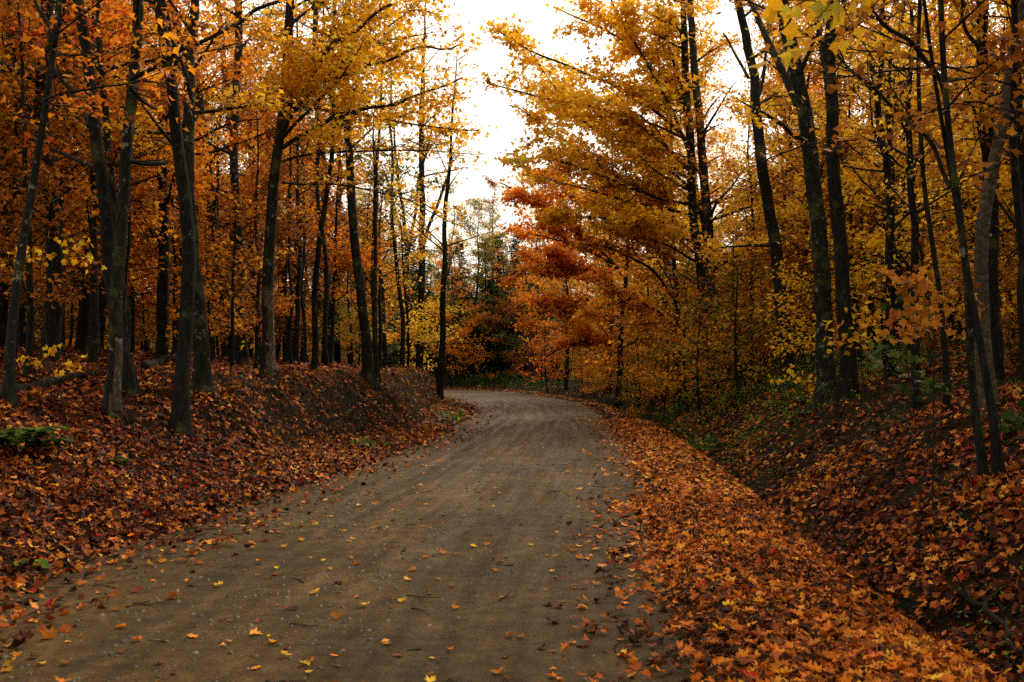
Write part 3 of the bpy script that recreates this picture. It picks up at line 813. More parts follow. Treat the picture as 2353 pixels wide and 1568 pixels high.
HT = [
 dict(name="maple_tree", label="thin lichen-spotted tree at the left edge, leaning right and forking near its top", base=(20, 940), path=[(24, 800), (32, 620), (45, 500), (62, 400), (82, 290), (100, 200), (112, 110)], w0=30, w1=18, bark=BARKG, leafm=ORANGE, seed=1, zmin=3.0, n=8, Lr=(1.2, 2.2), leafy=1.0, top=9,
      forks=[([(112, 110, 0), (130, 60, 0), (148, 0, 0), (160, -60, 0)], 14, 8, .6), ([(108, 120, 0), (112, 70, .1), (95, 30, .2), (70, -40, .4)], 13, 7, .6),
             ([(98, 232, 0), (150, 222, -.2), (240, 195, -.4), (320, 186, -.6), (390, 200, -.7), (450, 250, -.8)], 7, 3, .15), ([(70, 160, .2), (108, 150, .1), (118, 108, 0)], 5, 4, .3)]),
 dict(name="maple_tree", label="pale lichen-crusted straight trunk with a long mossy branch reaching right", base=(257, 965), path=[(262, 850), (268, 700), (272, 560), (276, 420), (282, 300), (290, 180), (298, 80), (303, 0)], w0=40, w1=31, bark=BARKG, leafm=AMBER, seed=2, zmin=4.0, n=9, Lr=(1.5, 2.6), leafy=1.0, top=13,
      forks=[([(300, 182, 0), (345, 160, -.1), (395, 128, -.2), (450, 105, -.4), (520, 70, -.5), (570, 38, -.6), (620, 12, -.7), (700, -20, -.9)], 12, 8, .5), ([(296, 370, 0), (340, 378, .2), (385, 372, .4)], 14, 12, 0), ([(300, 205, 0), (330, 235, .3), (360, 250, .6)], 12, 8, 0)]),
 dict(name="maple_tree", label="dark trunk curving up to the left behind the pale straight trunk", base=(300, 912), path=[(282, 820), (258, 700), (246, 600), (240, 480), (232, 390), (218, 290), (206, 180), (195, 90), (180, 0)], w0=40, w1=30, bark=BARK, leafm=RED, seed=3, zmin=4.0, n=12, Lr=(1.5, 3.0), leafy=1.2, top=13, az=2.6, azs=1.6,
      forks=[([(205, 290, 0), (175, 235, .2), (150, 190, .4), (118, 150, .6), (80, 100, .9), (30, 60, 1.2)], 14, 8, .7), ([(222, 390, 0), (180, 368, .2), (120, 340, .4), (60, 318, .8)], 12, 6, .7), ([(222, 130, 0), (221, 60, 0), (222, -40, 0)], 9, 7, .3)]),
 dict(name="maple_tree", label="dark thick trunk with black flared base near the cut bank", base=(412, 1000), path=[(414, 900), (418, 780), (424, 640), (424, 552), (412, 430), (398, 330), (386, 211), (372, 110), (352, 0)], w0=46, w1=30, bark=BARK, leafm=AMBER, seed=4, zmin=3.8, n=12, Lr=(1.2, 2.4), leafy=1.0, top=13,
      forks=[([(438, 330, 0), (440, 240, -.1), (432, 170, -.2), (405, 120, -.3), (380, 40, -.4), (368, -30, -.5)], 13, 10, .3)]),
 dict(name="maple_tree", label="broad mossy-based trunk just behind the black-based trunk", base=(470, 905), path=[(465, 800), (458, 700), (453, 600), (448, 480), (440, 360), (434, 250), (430, 120), (440, 0)], w0=50, w1=26, bark=BARKG, leafm=GOLD, seed=5, zmin=3.6, n=12, Lr=(1.4, 2.6), leafy=1.1, top=14),
 dict(name="maple_tree", label="dark trunk leaning left, third from the road on the left bank", base=(545, 835), path=[(532, 742), (514, 650), (500, 560), (486, 450), (474, 350), (462, 260), (452, 176), (425, 90), (385, 0)], w0=32, w1=24, bark=BARK, leafm=AMBER, seed=6, zmin=3.6, n=12, Lr=(1.4, 2.8), leafy=1.1, top=14),
 dict(name="maple_tree", label="slender straight grey trunk between two darker leaning trunks", base=(560, 838), path=[(554, 740), (549, 620), (546, 500), (543, 380), (542, 260), (545, 130), (552, 0)], w0=26, w1=22, bark=BARKG, leafm=GOLD, seed=7, zmin=4.2, n=12, Lr=(1.4, 2.8), leafy=1.1, top=14),
 dict(name="maple_tree", label="straight trunk with pale sunlit bark at its foot and long branches over the road", base=(612, 866), path=[(615, 780), (618, 680), (620, 600), (624, 500), (632, 390), (642, 290), (650, 200), (659, 100), (668, 0)], w0=36, w1=25, bark=BARKG, leafm=GOLD, seed=8, zmin=3.6, n=14, Lr=(2.0, 3.8), leafy=1.5, top=14, az=.1, azs=1.2,
      forks=[([(655, 275, 0), (700, 225, 0), (760, 190, 0), (830, 160, .3), (900, 140, .5), (980, 110, .8), (1060, 100, 1)], 13, 4, 1.9), ([(650, 340, 0), (720, 300, 0), (800, 262, -.3), (880, 240, -.5), (960, 225, -.8), (1060, 180, -1)], 12, 4, 1.9),
             ([(648, 372, 0), (720, 350, .3), (800, 345, .6), (900, 345, .8), (1000, 350, 1), (1120, 355, 1.2)], 8, 2, .55), ([(652, 300, 0), (700, 200, -.4), (760, 110, -.9), (830, 60, -1.2), (900, 10, -1.5)], 14, 6, 1.7),
             ([(650, 420, 0), (740, 425, -.4), (850, 440, -.8), (960, 470, -1), (1060, 520, -1.2)], 6, 2, .5), ([(662, 150, 0), (740, 90, .3), (830, 50, .6), (920, 30, .9), (1010, 40, 1.2)], 9, 3, 1.8), ([(664, 60, 0), (760, 0, .3), (860, -30, .8), (960, -30, 1.2), (1040, -10, 1.6)], 9, 3, 1.8), ([(655, 240, 0), (740, 250, .6), (860, 270, 1), (980, 290, 1.4), (1100, 300, 1.8)], 8, 3, 1.2)]),
 dict(name="maple_tree", label="dark trunk leaning left at the right end of the left bank", base=(845, 872), path=[(838, 760), (828, 660), (818, 560), (808, 450), (800, 340), (795, 200), (800, 60)], w0=30, w1=20, bark=BARK, leafm=AMBER, seed=9, zmin=4.2, n=14, Lr=(1.8, 3.6), leafy=1.2, top=15),
 dict(name="maple_tree", label="thin pale-speckled stem touching the leaning trunk by the bank end", base=(868, 876), path=[(862, 760), (858, 640), (860, 520), (866, 400), (876, 280)], w0=13, w1=8, bark=BARKG, leafm=GOLD, seed=10, zmin=3.4, n=12, Lr=(.8, 1.8), leafy=.9, top=11),
 dict(name="maple_tree", label="dark twin trunk in the middle of the left bank behind brush", base=(752, 838), path=[(752, 700), (748, 560), (742, 420), (735, 280), (725, 120), (722, 0)], w0=24, w1=16, bark=BARK, leafm=GOLD, seed=11, zmin=3.6, n=14, Lr=(1.6, 3.2), leafy=1.2, top=15),
 dict(name="maple_tree", label="straight black trunk against the bright sky beside the bend", base=(965, 885), path=[(966, 760), (968, 640), (969, 552), (970, 450), (968, 350), (966, 280), (970, 220)], w0=23, w1=15, bark=BARK, leafm=AMBER, seed=12, Y=44, zmin=8.5, n=18, Lr=(1.4, 2.8), leafy=.55, top=17, size=.13,
      forks=[([(974, 560, 0), (992, 505, .3), (1012, 450, .6), (1030, 400, .8)], 10, 6, .1), ([(966, 400, 0), (985, 330, .3), (1000, 260, .6)], 7, 3, .3)]),
 dict(name="maple_tree", label="forked bare-limbed trunk left of the straight black trunk", base=(942, 860), path=[(940, 740), (936, 640), (934, 560), (928, 500), (920, 440), (912, 380)], w0=18, w1=9, bark=BARK, leafm=AMBER, seed=13, Y=50, zmin=8, n=12, Lr=(1.2, 2.4), leafy=.4, top=14,
      forks=[([(936, 590, 0), (950, 520, .3), (958, 460, .6), (962, 400, .8)], 10, 5, .15), ([(932, 560, 0), (908, 490, .3), (895, 430, .6), (880, 390, .8)], 9, 5, .15)]),
 # right side
 dict(name="maple_tree", label="left twin of the grey trunks where the green brush begins", base=(1640, 905), path=[(1628, 800), (1618, 700), (1608, 600), (1596, 500), (1588, 400), (1582, 300), (1576, 200), (1570, 100)], w0=30, w1=22, bark=BARKG, leafm=GOLD, seed=21, zmin=4, n=14, Lr=(2.6, 4.6), leafy=1.1, top=14, az=3.1, azs=1.3, size=.185,
      forks=[([(1585, 330, 0), (1500, 250, .3), (1400, 190, .6), (1300, 150, 1), (1200, 110, 1.5), (1130, 60, 2)], 10, 3, 1.25), ([(1590, 400, 0), (1520, 320, -.3), (1440, 270, -.6), (1330, 235, -1), (1220, 220, -1.3), (1120, 190, -1.6)], 10, 3, 1.25),
             ([(1592, 430, 0), (1500, 425, .3), (1400, 400, .6), (1330, 350, 1), (1260, 290, 1.3), (1180, 240, 1.6)], 9, 3, 1.25), ([(1580, 250, 0), (1480, 130, .4), (1380, 60, .9), (1280, 20, 1.4)], 9, 3, 1.25),
             ([(1595, 470, 0), (1510, 460, -.5), (1420, 420, -.9), (1320, 380, -1.3), (1240, 360, -1.6), (1170, 370, -1.9)], 9, 3, 1.25), ([(1586, 360, 0), (1540, 240, -.3), (1480, 130, -.6), (1420, 30, -1), (1380, -40, -1.3)], 9, 3, 1.25), ([(1590, 420, 0), (1530, 370, .5), (1450, 330, 1.1), (1350, 300, 1.8), (1250, 170, 2.6), (1180, 60, 3.2)], 9, 3, 1.25),
             ([(1600, 500, 0), (1540, 480, .4), (1460, 470, 1), (1370, 440, 1.6), (1280, 420, 1.35), (1200, 400, 2.8)], 9, 3, 1.25), ([(1580, 300, 0), (1560, 180, .3), (1530, 80, .6), (1500, -20, .9)], 9, 4, 1.25),
             ([(1605, 560, 0), (1520, 530, -.4), (1440, 510, -.8), (1350, 500, -1.1), (1260, 500, -1.4)], 10, 3, 1.25)]),
 dict(name="maple_tree", label="right twin of the grey trunks where the green brush begins", base=(1664, 898), path=[(1652, 800), (1640, 700), (1630, 600), (1622, 500), (1616, 400), (1606, 280), (1596, 160), (1590, 40)], w0=34, w1=20, bark=BARKG, leafm=AMBER, seed=22, zmin=3.4, n=16, Lr=(1.6, 3.4), leafy=1.3, top=14),
 dict(name="maple_tree", label="fiery orange maple sweeping low over the outside of the bend", base=(1420, 905), path=[(1425, 800), (1432, 700), (1440, 600), (1445, 500), (1450, 420)], w0=18, w1=8, bark=BARK, leafm=ORANGE, seed=41, Y=44, zmin=2.0, n=10, Lr=(2.0, 3.8), leafy=1.2, top=11, size=.20, az=3.3, azs=1.6,
      forks=[([(1432, 700, 0), (1370, 630, -.6), (1290, 600, -1.2), (1210, 615, -1.8), (1160, 650, -1.4)], 8, 3, 1.6), ([(1436, 640, 0), (1360, 550, .5), (1280, 490, .9), (1200, 450, 1.4), (1150, 420, 1.8)], 8, 3, 1.6),
             ([(1430, 760, 0), (1360, 710, -.5), (1280, 705, -1), (1200, 740, -1.5)], 7, 3, 1.5), ([(1426, 800, 0), (1370, 780, 0), (1300, 790, 0), (1240, 830, 0)], 6, 3, 1.4),
             ([(1442, 560, 0), (1380, 460, .8), (1300, 410, 1.4), (1210, 395, 2)], 7, 3, 1.6), ([(1446, 480, 0), (1400, 410, 0), (1340, 360, 0), (1280, 350, 0)], 6, 3, 1.5), ([(1436, 620, 0), (1340, 570, 1.5), (1250, 545, 1.6), (1180, 530, 3.5)], 7, 3, 1.6)]),
 dict(name="maple_tree", label="amber maple with layered boughs left of the grey twin trunks", base=(1560, 915), path=[(1560, 800), (1556, 700), (1550, 600), (1545, 500), (1540, 400)], w0=18, w1=10, bark=BARK, leafm=AMBER, seed=42, Y=33, zmin=2.2, n=12, Lr=(1.8, 3.2), leafy=1.1, top=11, size=.165, az=3.4, azs=1.7,
      forks=[([(1556, 700, 0), (1500, 620, -.6), (1420, 570, -1.2), (1330, 560, -1.8)], 8, 3, 1.5), ([(1558, 760, 0), (1500, 700, -.4), (1430, 690, -.8), (1350, 720, -1.4)], 7, 3, 1.5), ([(1560, 800, 0), (1510, 770, .3), (1440, 790, .5), (1380, 840, .8)], 7, 3, 1.4),
             ([(1550, 620, 0), (1480, 520, .5), (1400, 460, 1), (1310, 450, 1.6)], 8, 3, 1.5), ([(1546, 540, 0), (1470, 430, -.5), (1380, 380, -1), (1290, 390, -1.5)], 8, 3, 1.5)]),
 dict(name="maple_tree", label="black straight trunk leaning left, just right of the green brush", base=(1812, 900), path=[(1802, 780), (1793, 650), (1782, 560), (1762, 460), (1748, 380), (1740, 300), (1733, 180), (1730, 120), (1712, 40), (1700, 0)], w0=42, w1=24, bark=BARK, leafm=GOLD, seed=23, zmin=3.2, n=14, Lr=(1.2, 2.8), leafy=1.3, top=13,
      forks=[([(1735, 250, 0), (1752, 190, .2), (1762, 120, .4), (1764, 40, .6)], 10, 6, .3), ([(1720, 180, 0), (1690, 130, .2), (1665, 80, .4)], 9, 5, .3)]),
 dict(name="maple_tree", label="thick trunk curving left near its top, left of the straight thick trunk", base=(1903, 925), path=[(1900, 820), (1894, 700), (1886, 600), (1876, 480), (1862, 380), (1848, 300), (1834, 200), (1818, 110), (1790, 0)], w0=52, w1=40, bark=BARKG, leafm=GOLD, seed=24, zmin=4.4, n=10, Lr=(1.4, 2.6), leafy=1.0, top=14,
      forks=[([(1832, 240, 0), (1800, 170, .3), (1772, 110, .6), (1745, 60, .9), (1722, 0, 1.2)], 22, 14, .3)]),
 dict(name="maple_tree", label="straight thick black trunk, tallest and darkest on the right bank", base=(1948, 915), path=[(1948, 820), (1944, 700), (1940, 600), (1934, 480), (1928, 380), (1922, 290), (1914, 180), (1912, 100), (1914, 0)], w0=46, w1=34, bark=BARK, leafm=AMBER, seed=25, zmin=4.6, n=10, Lr=(1.4, 2.6), leafy=1.0, top=14,
      forks=[([(1908, 210, 0), (1896, 140, .2), (1884, 80, .4), (1870, 0, .6)], 20, 12, .2)]),
 dict(name="maple_tree", label="thin dark stem left of the leaning pair on the right bank", base=(2178, 935), path=[(2170, 800), (2162, 690), (2150, 580), (2136, 480), (2124, 380), (2118, 260), (2114, 150), (2110, 0)], w0=17, w1=11, bark=BARK, leafm=BROWNO, seed=26, zmin=3.4, n=6, Lr=(.8, 1.5), leafy=.6, top=8,
      forks=[([(2125, 385, 0), (2095, 362, 0), (2055, 341, 0), (2000, 326, 0), (1942, 321, 0), (1880, 328, 0), (1809, 348, 0), (1750, 372, 0)], 7, 3, .2)]),
 dict(name="maple_tree", label="left stem of the near leaning pair at the right, dark with lichen spots", base=(2262, 1110), path=[(2250, 1000), (2236, 850), (2224, 700), (2208, 560), (2190, 450), (2174, 350), (2162, 250), (2158, 150), (2156, 60), (2160, 0)], w0=24, w1=16, bark=BARKG, leafm=BROWNO, seed=27, zmin=2.9, n=7, Lr=(.9, 1.6), leafy=.9, top=6.5, parts_leaves=150,
      forks=[([(2184, 430, 0), (2150, 350, .1), (2110, 290, .2), (2055, 232, .3), (1990, 175, .4), (1886, 95, .5), (1790, 40, .6), (1690, -10, .7)], 12, 5, .12), ([(2170, 215, 0), (2130, 150, -.1), (2090, 99, -.2), (2030, 50, -.3), (1960, 0, -.5), (1900, -50, -.6)], 13, 8, .7)]),
 dict(name="maple_tree", label="right stem of the near leaning pair at the right", base=(2294, 1105), path=[(2285, 980), (2270, 840), (2252, 700), (2240, 580), (2230, 460), (2218, 380), (2200, 300), (2176, 225), (2160, 150)], w0=26, w1=11, bark=BARK, leafm=BROWNO, seed=28, zmin=2.6, n=8, Lr=(.9, 1.7), leafy=1.0, top=5.5, parts_leaves=150),
 dict(name="birch_tree", label="pale peeling birch trunk leaning right near the right edge", base=(2268, 940), path=[(2262, 800), (2258, 700), (2256, 600), (2260, 520), (2272, 440), (2288, 370), (2302, 310), (2312, 250), (2322, 190), (2340, 100)], w0=44, w1=30, bark=BIRCH, leafm=GOLD, seed=29, zmin=5, n=8, Lr=(1.2, 2.4), leafy=1, top=11),
 dict(name="maple_tree", label="dark trunk cut off by the right edge of the view", base=(2372, 1010), path=[(2368, 800), (2362, 600), (2356, 400), (2350, 280), (2344, 160), (2338, 0)], w0=28, w1=20, bark=BARK, leafm=BROWNO, seed=30, zmin=3.2, n=8, Lr=(1, 2), leafy=1.0, top=9, az=3.1, azs=1.3),
]
SHORT = ["leaning tree at the left edge", "pale straight trunk", "dark curving trunk", "flared black trunk", "broad mossy trunk", "left-leaning dark trunk", "slender grey trunk", "trunk with sunlit foot", "dark trunk at the bank end", "thin speckled stem", "dark twin trunk",
  "black trunk at the bend", "forked bare trunk", "left grey twin", "right grey twin", "fiery orange maple", "layered amber maple", "black leaning trunk", "thick curving trunk", "thick black trunk", "thin dark stem", "near leaning pair", "near leaning pair", "pale birch", "trunk at the right edge"]
for h, sh in zip(HT, SHORT): heroes.append(hero(short=sh, **h))
hero_xy = [(o.location.x, o.location.y) for o in heroes]

# --- placed trees of the middle distance: (kind, px, Y, material, scale, label)
PL = [
 ("mid", 1045, 76.3, ORANGE, 1.0, "small vivid orange maple alone at the far bend"),
 ("under", 935, 40, YELLOW, 1.15, "bright yellow sapling at the end of the left bank"),
 ("under", 985, 47, GOLD, 1.0, "golden sapling hanging over the inside of the bend"),
 ("under", 1490, 43, RUSSET, 1.2, "russet sapling under the fiery orange maple"),
 ("under", 1600, 34, OLIVE, 1.1, "yellow green sapling low on the right bank"),
 ("under", 1700, 25, OLIVE, .85, "yellow green brush sapling beside the grey twin trunks"),
 ("under", 1260, 62, RED, 1.1, "red sapling in the dark gap at the bend"),
 ("conifer", 1228, 92, NEEDLE, 1.22, "dark pointed conifer tip standing above the orange maples"),
 ("tall", 1035, 92, OLIVE, 1.0, "tall dull olive tree at the left of the gap behind the bend"),
 ("tall", 1120, 95, RUSSET, 1.02, "tall russet tree in the middle of the dark wall behind the bend"),
 ("tall", 1205, 88, OLIVE, 1.06, "tall olive tree at the right of the gap behind the bend"),
 ("tall", 1260, 80, RUSSET, 1.05, "tall russet tree behind the fiery orange maple"),
 ("mid", 1110, 82, GREEN, 1.25, "dark green broadleaf tree in the middle of the gap behind the bend"),
 ("mid", 1145, 84, OLIVE, 1.1, "olive round tree before the dark conifers behind the bend"),
 ("mid", 1215, 74, GREEN, 1.15, "dark green broadleaf tree at the right of the gap behind the bend"),
 ("conifer", 1070, 82, NEEDLE, .95, "short dark conifer left in the dark wall behind the bend"),
 ("conifer", 1145, 83, NEEDLE, .95, "short dark conifer in the middle of the dark wall behind the bend"),
 ("conifer", 1235, 84, NEEDLE, .85, "short dark conifer at the right end of the dark wall behind the bend"),
 ("conifer", 1120, 84, NEEDLE, 1.0, "dark conifer in the shade behind the bend"),
 ("conifer", 1190, 80, NEEDLE, 1.0, "dark conifer closing the view behind the bend"),
 ("tall", 1150, 86, OLIVE, .92, "fuzzy olive tree in the middle of the gap behind the bend"),
 ("tall", 1085, 82, OLIVE, .84, "shorter fuzzy olive tree left in the gap behind the bend"),
 ("under", 1075, 77.5, ORANGE, 1.3, "low orange sapling at the foot of the vivid orange maple"),
 ("mid", 1175, 79, RUSSET, 1.15, "shaded russet maple right of the gap behind the bend"),
 ("mid", 1245, 70, ORANGE, 1.25, "tall orange maple on the outside of the bend"),
 ("tall", 1300, 62, AMBER, .8, "amber maple rising behind the orange maples"),
 ("tall", 1400, 52, GOLD, .85, "golden maple rising right of the sky gap"),
 ("sparse", 1015, 37, GOLD, 1.05, "airy golden tree with few leaves at the very end of the left bank"),
 ("pole", 925, 38, GREEN, 1.0, "green leaved slim tree on the end of the left bank"),
 ("pole", 720, 25, GREEN, .95, "green leaved slim tree among the golden left maples"),
 ("conifer", 870, 78, NEEDLE, 1.0, "green conifer glimpsed between the left trunks"),
 ("sparse", 1110, 88, OLIVE, .92, "thin olive tree fading against the sky behind the bend"),
 ("sparse", 1060, 92, OLIVE, .95, "half bare olive tree left of the thin olive tree"),
]
for kd, px, Y, mt, sc, lb in PL:
    plant(kd, (px - 1176.5) / FPX * Y, Y, mt, sc, label=lb)

# --- random forest
R_ = random.Random(42)
placed = list(hero_xy) + [((px - 1176.5) / FPX * Y, Y) for _, px, Y, _, _, _ in PL]
def ok_spot(x, y, dmin):
    return all((x - a) ** 2 + (y - b) ** 2 > dmin * dmin for a, b in placed)
def try_plant(n, xr, yr, kinds, mats, scl, dmin, smin, where, cond=None):
    c = 0; t = 0
    while c < n and t < n * 30:
        t += 1
        x, y = R_.uniform(*xr), R_.uniform(*yr)
        if abs(x) > .58 * y + 4: continue
        sl, sr, lt, hw = (float(q[0]) for q in road_off(x, y))
        if max(sl, sr) < smin or not ok_spot(x, y, dmin): continue
        if cond and not cond(x, y, sl, sr): continue
        placed.append((x, y)); c += 1
        kd = R_.choice(kinds); mt = R_.choice(mats)
        plant(kd, x, y, mt if kd != "conifer" else NEEDLE, R_.uniform(*scl), where=where, rng=R_, bark=R_.choice([None, None, BARKG]))
def sky_gap(x, y):    # directions where the photograph shows open sky
    return -.125 < x / y < .03
left = lambda x, y, sl, sr: sl > 0
right = lambda x, y, sl, sr: sr > 0 and x > 0
LM = [GOLD, AMBER, AMBER, ORANGE, GOLD, OLIVE, RUSSET]
RM = [GOLD, GOLD, YELLOW, AMBER, GOLD, ORANGE, YELLOW]
FM = [AMBER, RUSSET, GOLD, OLIVE, RUSSET]
try_plant(24, (-24, -4), (15, 34), ["tall", "tall", "pole"], LM, (.8, 1.0), 2.2, 3.6, "in the left wood", left)
try_plant(44, (-40, -5), (34, 60), ["tall", "mid", "pole", "tall"], LM, (.85, 1.1), 2.6, 3.8, "deep in the left wood", lambda x, y, sl, sr: sl > 0 and x / y < -.16)
try_plant(60, (-26, -4), (15, 45), ["under", "mid"], [AMBER, RUSSET, OLIVE, RUSSET, ORANGE], (.6, 1.0), 1.8, 3.6, "under the left trees", left)
try_plant(120, (-60, -6), (30, 80), ["under"], [RUSSET, GREEN, RUSSET, AMBER, GREEN], (.9, 1.5), 1.5, 3.6, "in the far left thicket", lambda x, y, sl, sr: x / y < -.1)
try_plant(30, (3, 28), (14, 36), ["tall", "tall", "pole", "mid"], RM, (.75, 1.0), 2.2, 4.2, "in the right wood", right)
try_plant(36, (4, 44), (34, 64), ["tall", "mid", "tall"], RM, (.85, 1.1), 2.6, 4.2, "deep in the right wood", right)
try_plant(70, (3, 28), (14, 48), ["under", "mid"], [AMBER, GOLD, RUSSET, ORANGE, RUSSET], (.6, 1.0), 1.8, 3.8, "under the right trees", right)
try_plant(110, (5, 60), (30, 80), ["under"], [RUSSET, AMBER, RUSSET, OLIVE, GREEN], (.9, 1.5), 1.5, 3.6, "in the far right thicket", right)
try_plant(56, (-70, 70), (64, 110), ["tall", "mid", "tall"], FM, (.9, 1.15), 3.0, 4.2, "in the far woods", lambda x, y, sl, sr: not sky_gap(x, y))
try_plant(22, (-16, 6), (80, 110), ["mid", "conifer", "mid", "mid"], [RUSSET, OLIVE, GREEN, OLIVE], (.8, 1.1), 2.4, 4.2, "behind the bend", lambda x, y, sl, sr: sky_gap(x, y))
try_plant(40, (-18, 16), (80, 104), ["under"], [RUSSET, OLIVE, GREEN, GREEN], (1, 1.5), 1.6, 4.2, "below the far woods")
try_plant(34, (3, 12), (26, 56), ["under"], [RUSSET, AMBER, ORANGE, OLIVE, AMBER], (.5, .95), 1.0, 1.9, "low on the right bank", lambda x, y, sl, sr: 0 < sr < 5.5)
try_plant(8, (-1, 5), (74, 84), ["under"], [ORANGE, AMBER, RUSSET], (.8, 1.2), 1.2, 1.5, "outside the bend", lambda x, y, sl, sr: sr > 0)
try_plant(46, (-26, -4), (14, 40), ["sparse", "pole", "sparse"], [AMBER, RUSSET, GOLD, RUSSET], (.45, .8), 1.2, 3.0, "among the left trunks", left)
try_plant(40, (4, 26), (13, 40), ["sparse", "pole", "sparse"], [AMBER, GOLD, RUSSET], (.45, .8), 1.2, 3.4, "among the right trunks", right)
try_plant(40, (-14, 10), (83, 102), ["mid", "under", "mid"], [GREEN, GREEN, RUSSET, OLIVE], (.8, 1.15), 1.5, 3.0, "in the dark wood", lambda x, y, sl, sr: -.17 < x / y < .06)
# trees beside and behind the camera that shade the road
for x, y in [ (-4.9, 0), (4.6, 3), (5.8, 8.5), (9, 14), (-7, 2), (-9, 7), (-7.5, -4), (6.5, 1.5), (8, 6), (6, -4), (10.5, 11), (-6.5, -10), (6.5, -10), (-12, -2), (12, 0)]:
    plant("tall", x, y, R_.choice([ORANGE, RED, ORANGE] if x < 0 else [GOLD, AMBER, BROWNO]), .9, where="beside the viewpoint", rng=R_)

# ------------------------------------------------------------------ undergrowth, logs, ferns, twigs
ru = np.random.RandomState(77)
def weeds(name, label, x, y, zr, size, mat, lod=2, tilt=.6):
    n = len(x); z = H(x, y) + ru.uniform(*zr, n) * (.4 + .9 * vnoise(x * 2.2, y * 2.2))
    a = ru.uniform(0, 6.28, n); D = np.stack([np.cos(a), np.sin(a), ru.uniform(-.3, .9, n)], 1)
    N = np.array([0, 0, 1.]) + ru.normal(0, tilt, (n, 3))
    tone = np.clip(ru.rand(n) * .7 + (fbm(x * 1.5, y * 1.5) - .4), 0, 1)
    me = leaves_mesh(name, np.stack([x, y, z], 1), D, N, size * ru.uniform(.5, 1.3, n), tone, lod, ru, mat)
    return tag(link(name, me), label, kind="stuff")
def patch(n, y0, y1, side, s0, s1, f=1.4, t0=.42, t1=.55, extra=None):
    x = ru.uniform(-.58 * y1 - 1, .58 * y1 + 1, n); y = ru.uniform(y0, y1, n)
    sl, sr, lt, hw = road_off(x, y); q = sl if side < 0 else sr
    ok = (q > s0) & (q < s1) & (np.abs(x) < .58 * y + 1) & (ru.rand(n) < sm(t0, t1, fbm(x * f + 3, y * f + side)))
    if extra is not None: ok &= extra(x, y, q)
    return x[ok], y[ok]
x, y = patch(150000, 17, 34, 1, 1.7, 7, 1.2, .36, .5)
weeds("undergrowth", "yellow green weeds and low brush at the foot of the grey twin trunks", x, y, (.02, .65), .055, LIME)
x, y = patch(120000, 34, 72, 1, 1.5, 8, .8, .3, .45)
weeds("undergrowth", "dark green low growth along the outside of the bend", x, y, (.02, .7), .10, GREEN)
x, y = patch(160000, 64, 90, 1, 1.0, 14, .7, .25, .4)
weeds("undergrowth", "dark weeds at the edge of the wood behind the bend", x, y, (.02, 1.0), .13, GREEN)
x, y = patch(60000, 26, 48, -1, .4, 2.4, 1.5, .36, .5)
weeds("undergrowth", "green and brown weeds on the end of the left bank", x, y, (.01, .22), .05, OLIVE)
x, y = patch(50000, 5, 17, 1, 1.8, 6, 1.8, .5, .6)
weeds("undergrowth", "sparse green seedlings and moss on the near right bank", x, y, (.0, .12), .035, LIME)
x, y = patch(26000, 5, 17, -1, .8, 7, 1.8, .5, .6)
weeds("undergrowth", "sparse green seedlings among the leaves of the left bank", x, y, (.0, .1), .032, GREEN)

def make_fern(px, py, sc, label, nf=9):
    b = ground_hit(px, py); root = link("fern", None, None, (b[0], b[1], b[2] - .01)); tag(root, label, "fern")
    for k in range(nf):
        a = k * 6.283 / nf + ru.uniform(-.25, .25); L = sc * ru.uniform(.75, 1.1); n = 16
        t = np.linspace(0, 1, n); h = L * (1.35 * t - 1.0 * t ** 2); r = L * .75 * t
        P = np.stack([np.cos(a) * r, np.sin(a) * r, h], 1)
        T = np.gradient(P, axis=0); T /= np.linalg.norm(T, axis=1)[:, None]; S_ = np.array([-math.sin(a), math.cos(a), 0.])
        Ps, Ds, Ss = [], [], []
        for i in range(2, n):
            w = L * .26 * math.sin(math.pi * min(1, (i / (n - 1)) * .92 + .08)) + .01
            for sd in (-1, 1):
                for q in (0, .5):
                    Ps.append(P[i] - T[i] * q * L / n); Ds.append(S_ * sd + T[i] * .45 - np.array([0, 0, .2])); Ss.append(w)
        Ps, Ds, Ss = map(np.array, (Ps, Ds, Ss))
        V, F, kk = leaves_arrays(Ps, Ds, np.array([0, 0, 1.]) + ru.normal(0, .15, Ps.shape), Ss, 2, ru, .1)
        V2 = V.copy(); tb = Tubes(); tb.add(P, np.linspace(.004, .001, n), 3)
        link("stalk", tb.mesh("stalk", GREEN), root)
        link("frond", mk_mesh("frond", V, F, GREEN, tone=np.repeat(ru.uniform(.3, .95, len(Ps)), kk)), root)
    return root
make_fern(48, 1045, .62, "dark green fern at the left edge under the leaning tree")
make_fern(110, 1040, .42, "smaller fern just right of the fern at the left edge", 8)
make_fern(275, 1075, .26, "tiny fern among leaves below the pale straight trunk", 6)

